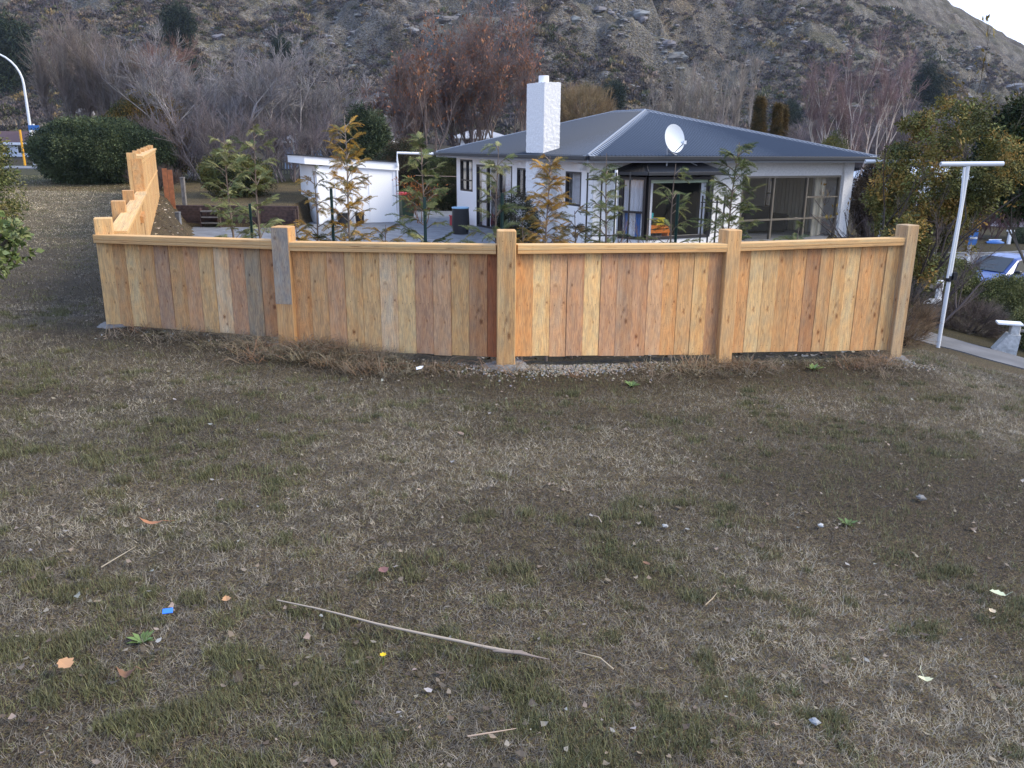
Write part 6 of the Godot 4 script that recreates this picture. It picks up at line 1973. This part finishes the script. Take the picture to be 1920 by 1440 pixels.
func lawn_things() -> void:
	var pts := []
	var rad := []
	for i in 13:
		var f := i / 12.0
		var x := lerpf(-0.882, 0.06, f)
		var d := lerpf(2.80, 2.55, f) - 0.02 * sin(f * PI)
		pts.append(V(x, ground(x, d) + 0.035 + 0.008 * sin(f * 5.0), d))
		rad.append(lerpf(0.0025, 0.0065, f))
	var m := MB.new()
	m.col = Color(0.34, 0.28, 0.22)
	m.tube(pts, rad, 6)
	var s := thing("fallen_stalk", "long thin dead flax stalk lying across the lawn", "stick", Vector3.ZERO)
	part(s, "stem", m.mesh(), M.bark)
	for i in 3:
		m = MB.new()
		m.col = Color(0.24, 0.19, 0.16)
		var e: Vector3 = pts[12] + Vector3(-0.12, 0, -0.02)
		m.tube([e, e + Vector3(0.1, 0.006, 0.012 + 0.006 * i), e + Vector3(0.14 + 0.03 * i, -0.006, 0.022 + 0.009 * i)], [0.005, 0.005, 0.0015], 5)
		part(s, "frayed_end", m.mesh(), M.bark)
	m = MB.new()
	m.box(Vector3(-0.018, 0, -0.012), Vector3(0.018, 0.003, 0.012), 0.001)
	lay("blue_tag", "small bright blue plastic tag on the grass", "tag", m.mesh(), mat(lin(0.03, 0.17, 0.72), 0.4), -1.249, 2.689, 0.3, 0.04, 0.3)
	var tan := mat(lin(0.36, 0.20, 0.10), 0.8)
	var pale := mat(lin(0.50, 0.49, 0.30), 0.8)
	var brown := mat(lin(0.16, 0.085, 0.05), 0.9)
	lay("fallen_leaf", "pale yellow leaf with a curved stalk lying on the right of the lawn", "leaf", leaf_shape(0.045, 0.024, 0.04, 0.1), pale, 1.5, 2.607, 2.9, 0.04, 0.25)
	lay("fallen_leaf", "pale green leaf at the right edge of the lawn", "leaf", leaf_shape(0.07, 0.022, 0.02, 0.1), mat(lin(0.42, 0.45, 0.30), 0.8), 2.18, 3.27, 1.3, 0.04, 0.2)
	lay("fallen_leaf", "small tan leaf near the right edge of the lawn", "leaf", leaf_shape(0.03, 0.015, 0.0, 0.2), mat(lin(0.45, 0.36, 0.24)), 2.058, 3.134, 0.4, 0.035, 0.2)
	lay("fallen_leaf", "big orange tan leaf lying at the lower left of the lawn", "leaf", leaf_shape(0.05, 0.026, 0.0, 0.1), tan, -1.422, 2.334, 1.2, 0.04, 0.35)
	lay("fallen_leaf", "curled dark brown leaf beside the orange tan leaf", "leaf", leaf_shape(0.06, 0.018, 0.03, 0.8), brown, -1.2, 2.31, 1.7, 0.035, 0.1)
	lay("fallen_leaf", "rusty long dead leaf on the left of the lawn", "leaf", leaf_shape(0.11, 0.014, 0.05, 0.3), mat(lin(0.30, 0.13, 0.06)), -1.55, 3.391, 1.5, 0.035, 0.1)
	lay("fallen_leaf", "dull red round leaf in the middle of the lawn", "leaf", leaf_shape(0.04, 0.022, 0.0, 0.1), mat(lin(0.16, 0.075, 0.065)), -0.51, 3.054, 0.7, 0.035, 0.2)
	lay("fallen_leaf", "small brown leaf right of the frayed flax stalk", "leaf", leaf_shape(0.035, 0.018, 0.0, 0.3), brown, 0.605, 3.292, 2.2, 0.035, 0.3)
	lay("fallen_leaf", "small tan brown leaf beside the blue tag", "leaf", leaf_shape(0.03, 0.016, 0.0, 0.3), tan, -1.06, 2.77, 0.5, 0.035, 0.3)
	m = MB.new()
	m.col = Color(0.6, 0.6, 0.6)
	var st := rock_mesh(701)
	for q in [[1.594, 3.919, 0.016, Color(0.38, 0.38, 0.37), "small pale stone on the right of the lawn"], [2.342, 4.4, 0.026, Color(0.17, 0.165, 0.155), "grey rounded stone in the bare patch on the right"], [1.001, 2.318, 0.016, Color(0.24, 0.25, 0.26), "blue grey pebble at the bottom right of the lawn"], [0.76, 3.75, 0.014, Color(0.3, 0.3, 0.29), "pale pebble in the middle right of the lawn"]]:
		tag(part(self, "stone", st, mat(q[3].linear_to_srgb(), 0.9), Transform3D(Basis(Vector3.UP, q[0] * 9.0).scaled(Vector3.ONE * q[2]), V(q[0], ground(q[0], q[1]) + q[2] * 0.5 + 0.012, q[1]))), q[4], "stone")
	m = MB.new()
	m.quad(Vector3(-0.022, 0, 0.015), Vector3(0.02, 0.008, 0.02), Vector3(0.024, 0.018, -0.016), Vector3(-0.015, 0.01, -0.02))
	m.tri(Vector3(0.02, 0.008, 0.02), Vector3(0.04, 0.022, 0.0), Vector3(0.024, 0.018, -0.016))
	lay("paper_scrap", "crumpled white paper scrap near the foot of the fence", "paper", m.mesh(), mat(lin(0.7, 0.71, 0.74)), -0.721, 6.198, 0.4, 0.05)
	# one dandelion, two rosettes of weeds
	var f := thing("yellow_flower", "single small yellow flower in the grass", "flower", V(-0.435, ground(-0.435, 2.487), 2.487))
	m = MB.new()
	m.col = Color(0.08, 0.12, 0.03)
	m.tube([Vector3.ZERO, Vector3(0.004, 0.03, 0), Vector3(0.002, 0.045, 0.004)], [0.0012, 0.0012, 0.0015], 5)
	part(f, "stem", m.mesh(), M.bark)
	for i in 7:
		m = MB.new()
		m.col = Color(0.62, 0.42, 0.02)
		var a := TAU * i / 7.0
		var o := Vector3(cos(a), 0.35, sin(a)) * 0.013
		var sd := Vector3(-sin(a), 0, cos(a)) * 0.004
		var c0 := Vector3(0.002, 0.045, 0.004)
		m.quad(c0, c0 + o * 0.6 + sd, c0 + o, c0 + o * 0.6 - sd)
		part(f, "petal", m.mesh(), M.leaf)
	rng.seed = 702
	for q in [[-1.287, 2.551, 0.05, "pale green rosette weed at the lower left of the lawn"], [1.763, 3.997, 0.06, "green rosette weed with yellow tips on the right of the lawn"], [2.75, 7.35, 0.10, "leafy green weed in front of the right fence section"], [0.95, 6.35, 0.07, "green weed beside the spilt gravel"]]:
		var w := thing("weed", q[3], "weed", V(q[0], ground(q[0], q[1]), q[1]))
		for i in 13:
			var a := TAU * i / 13.0 + rnd(-0.3, 0.3)
			var lm := MB.new()
			lm.col = tint(Color(0.12, 0.17, 0.06), 0.3)
			var l: float = q[2] * rnd(0.6, 1.2)
			var o := Vector3(cos(a), rnd(0.25, 0.7), sin(a)).normalized() * l
			var sd := Vector3(-sin(a), 0, cos(a)) * l * 0.16
			lm.quad(Vector3.ZERO, o * 0.55 + sd + Vector3(0, 0.006, 0), o, o * 0.55 - sd + Vector3(0, 0.006, 0))
			part(w, "leaf", lm.mesh(), M.leaf)
	# twigs
	for q in [[-1.611, 3.099, 0.19, 1.2, "pale thin twig on the left of the lawn"], [-1.9, 2.62, 0.09, 0.6, "short pale straw stalk at the left edge"], [0.30, 2.55, 0.16, 2.4, "thin brown twig near the frayed end of the stalk"], [0.42, 3.75, 0.1, 2.0, "short grey twig in the middle of the lawn"], [0.83, 3.05, 0.12, 0.9, "curved straw twig right of the middle of the lawn"], [-0.05, 2.12, 0.15, 0.2, "bent brown twig at the bottom of the lawn"], [-3.9, 5.9, 0.16, 1.4, "white stick in the worn grass left of the corner post"]]:
		m = MB.new()
		m.col = tint(Color(0.32, 0.26, 0.19), 0.3)
		var l: float = q[2]
		m.tube([Vector3(-l / 2, 0, 0), Vector3(-l * 0.1, 0.01, l * 0.06), Vector3(l / 2, 0.0, -l * 0.05)], [0.0028, 0.0026, 0.0012], 5)
		lay("fallen_twig", q[4], "twig", m.mesh(), M.bark, q[0], q[1], q[3], 0.03)

func _ready() -> void:
	# camera, sky, sun, exposure
	var cam := Camera3D.new()
	cam.name = "camera"
	add_child(cam)
	cam.position = Vector3(0, 1.75, 0)
	cam.rotation_degrees = Vector3(-15.93, 0, 0.5)
	cam.fov = 49.55
	cam.near = 0.05
	cam.far = 2500.0
	cam.current = true
	var we := WorldEnvironment.new()
	we.name = "environment"
	var env := Environment.new()
	env.background_mode = Environment.BG_SKY
	var sk := ProceduralSkyMaterial.new()
	sk.sky_top_color = Color(0.60, 0.68, 0.83)
	sk.sky_horizon_color = Color(0.79, 0.82, 0.90)
	sk.ground_horizon_color = Color(0.5, 0.48, 0.45)
	sk.ground_bottom_color = Color(0.3, 0.28, 0.25)
	sk.sky_curve = 0.12
	sk.sun_angle_max = 1.0
	env.sky = Sky.new()
	env.sky.sky_material = sk
	env.tonemap_mode = Environment.TONE_MAPPER_LINEAR
	env.tonemap_exposure = 3.0
	env.fog_enabled = true
	env.fog_density = 0.00012
	env.fog_light_color = Color(0.74, 0.79, 0.88)
	env.sdfgi_enabled = true
	env.ssao_enabled = true
	env.ssil_enabled = true
	we.environment = env
	add_child(we)
	var sun := DirectionalLight3D.new()
	sun.name = "sun"
	sun.light_energy = 0.5
	sun.light_color = Color(1.0, 0.965, 0.91)
	sun.light_angular_distance = 25.0
	sun.shadow_enabled = true
	add_child(sun)
	sun.look_at_from_position(Vector3(60, 46, 6), Vector3.ZERO)

	na = noise(1, 0.14, 3)
	nb = noise(2, 1.3, 3)
	nr = noise(8, 0.5, 4)
	materials()
	M.rough_white = tri_mat(lin(0.70, 0.70, 0.68), grain_tex(26, 256, 0.7, 1.0, 0.03), 2.0, 0.85, 0.5)
	M.hill = vmat(0.95)
	M.hill.albedo_texture = scree_tex()
	print("materials ", Time.get_ticks_msec())
	make_ground()
	make_hill()
	print("land ", Time.get_ticks_msec())
	make_fence()
	make_house()
	make_yard()
	lamp_and_street()
	make_right()
	print("built ", Time.get_ticks_msec())
	kits()
	plants_in_yard()
	plants_beyond()
	print("plants ", Time.get_ticks_msec())
	hill_cover()
	lawn_cover()
	lawn_things()
	print("done ", Time.get_ticks_msec())
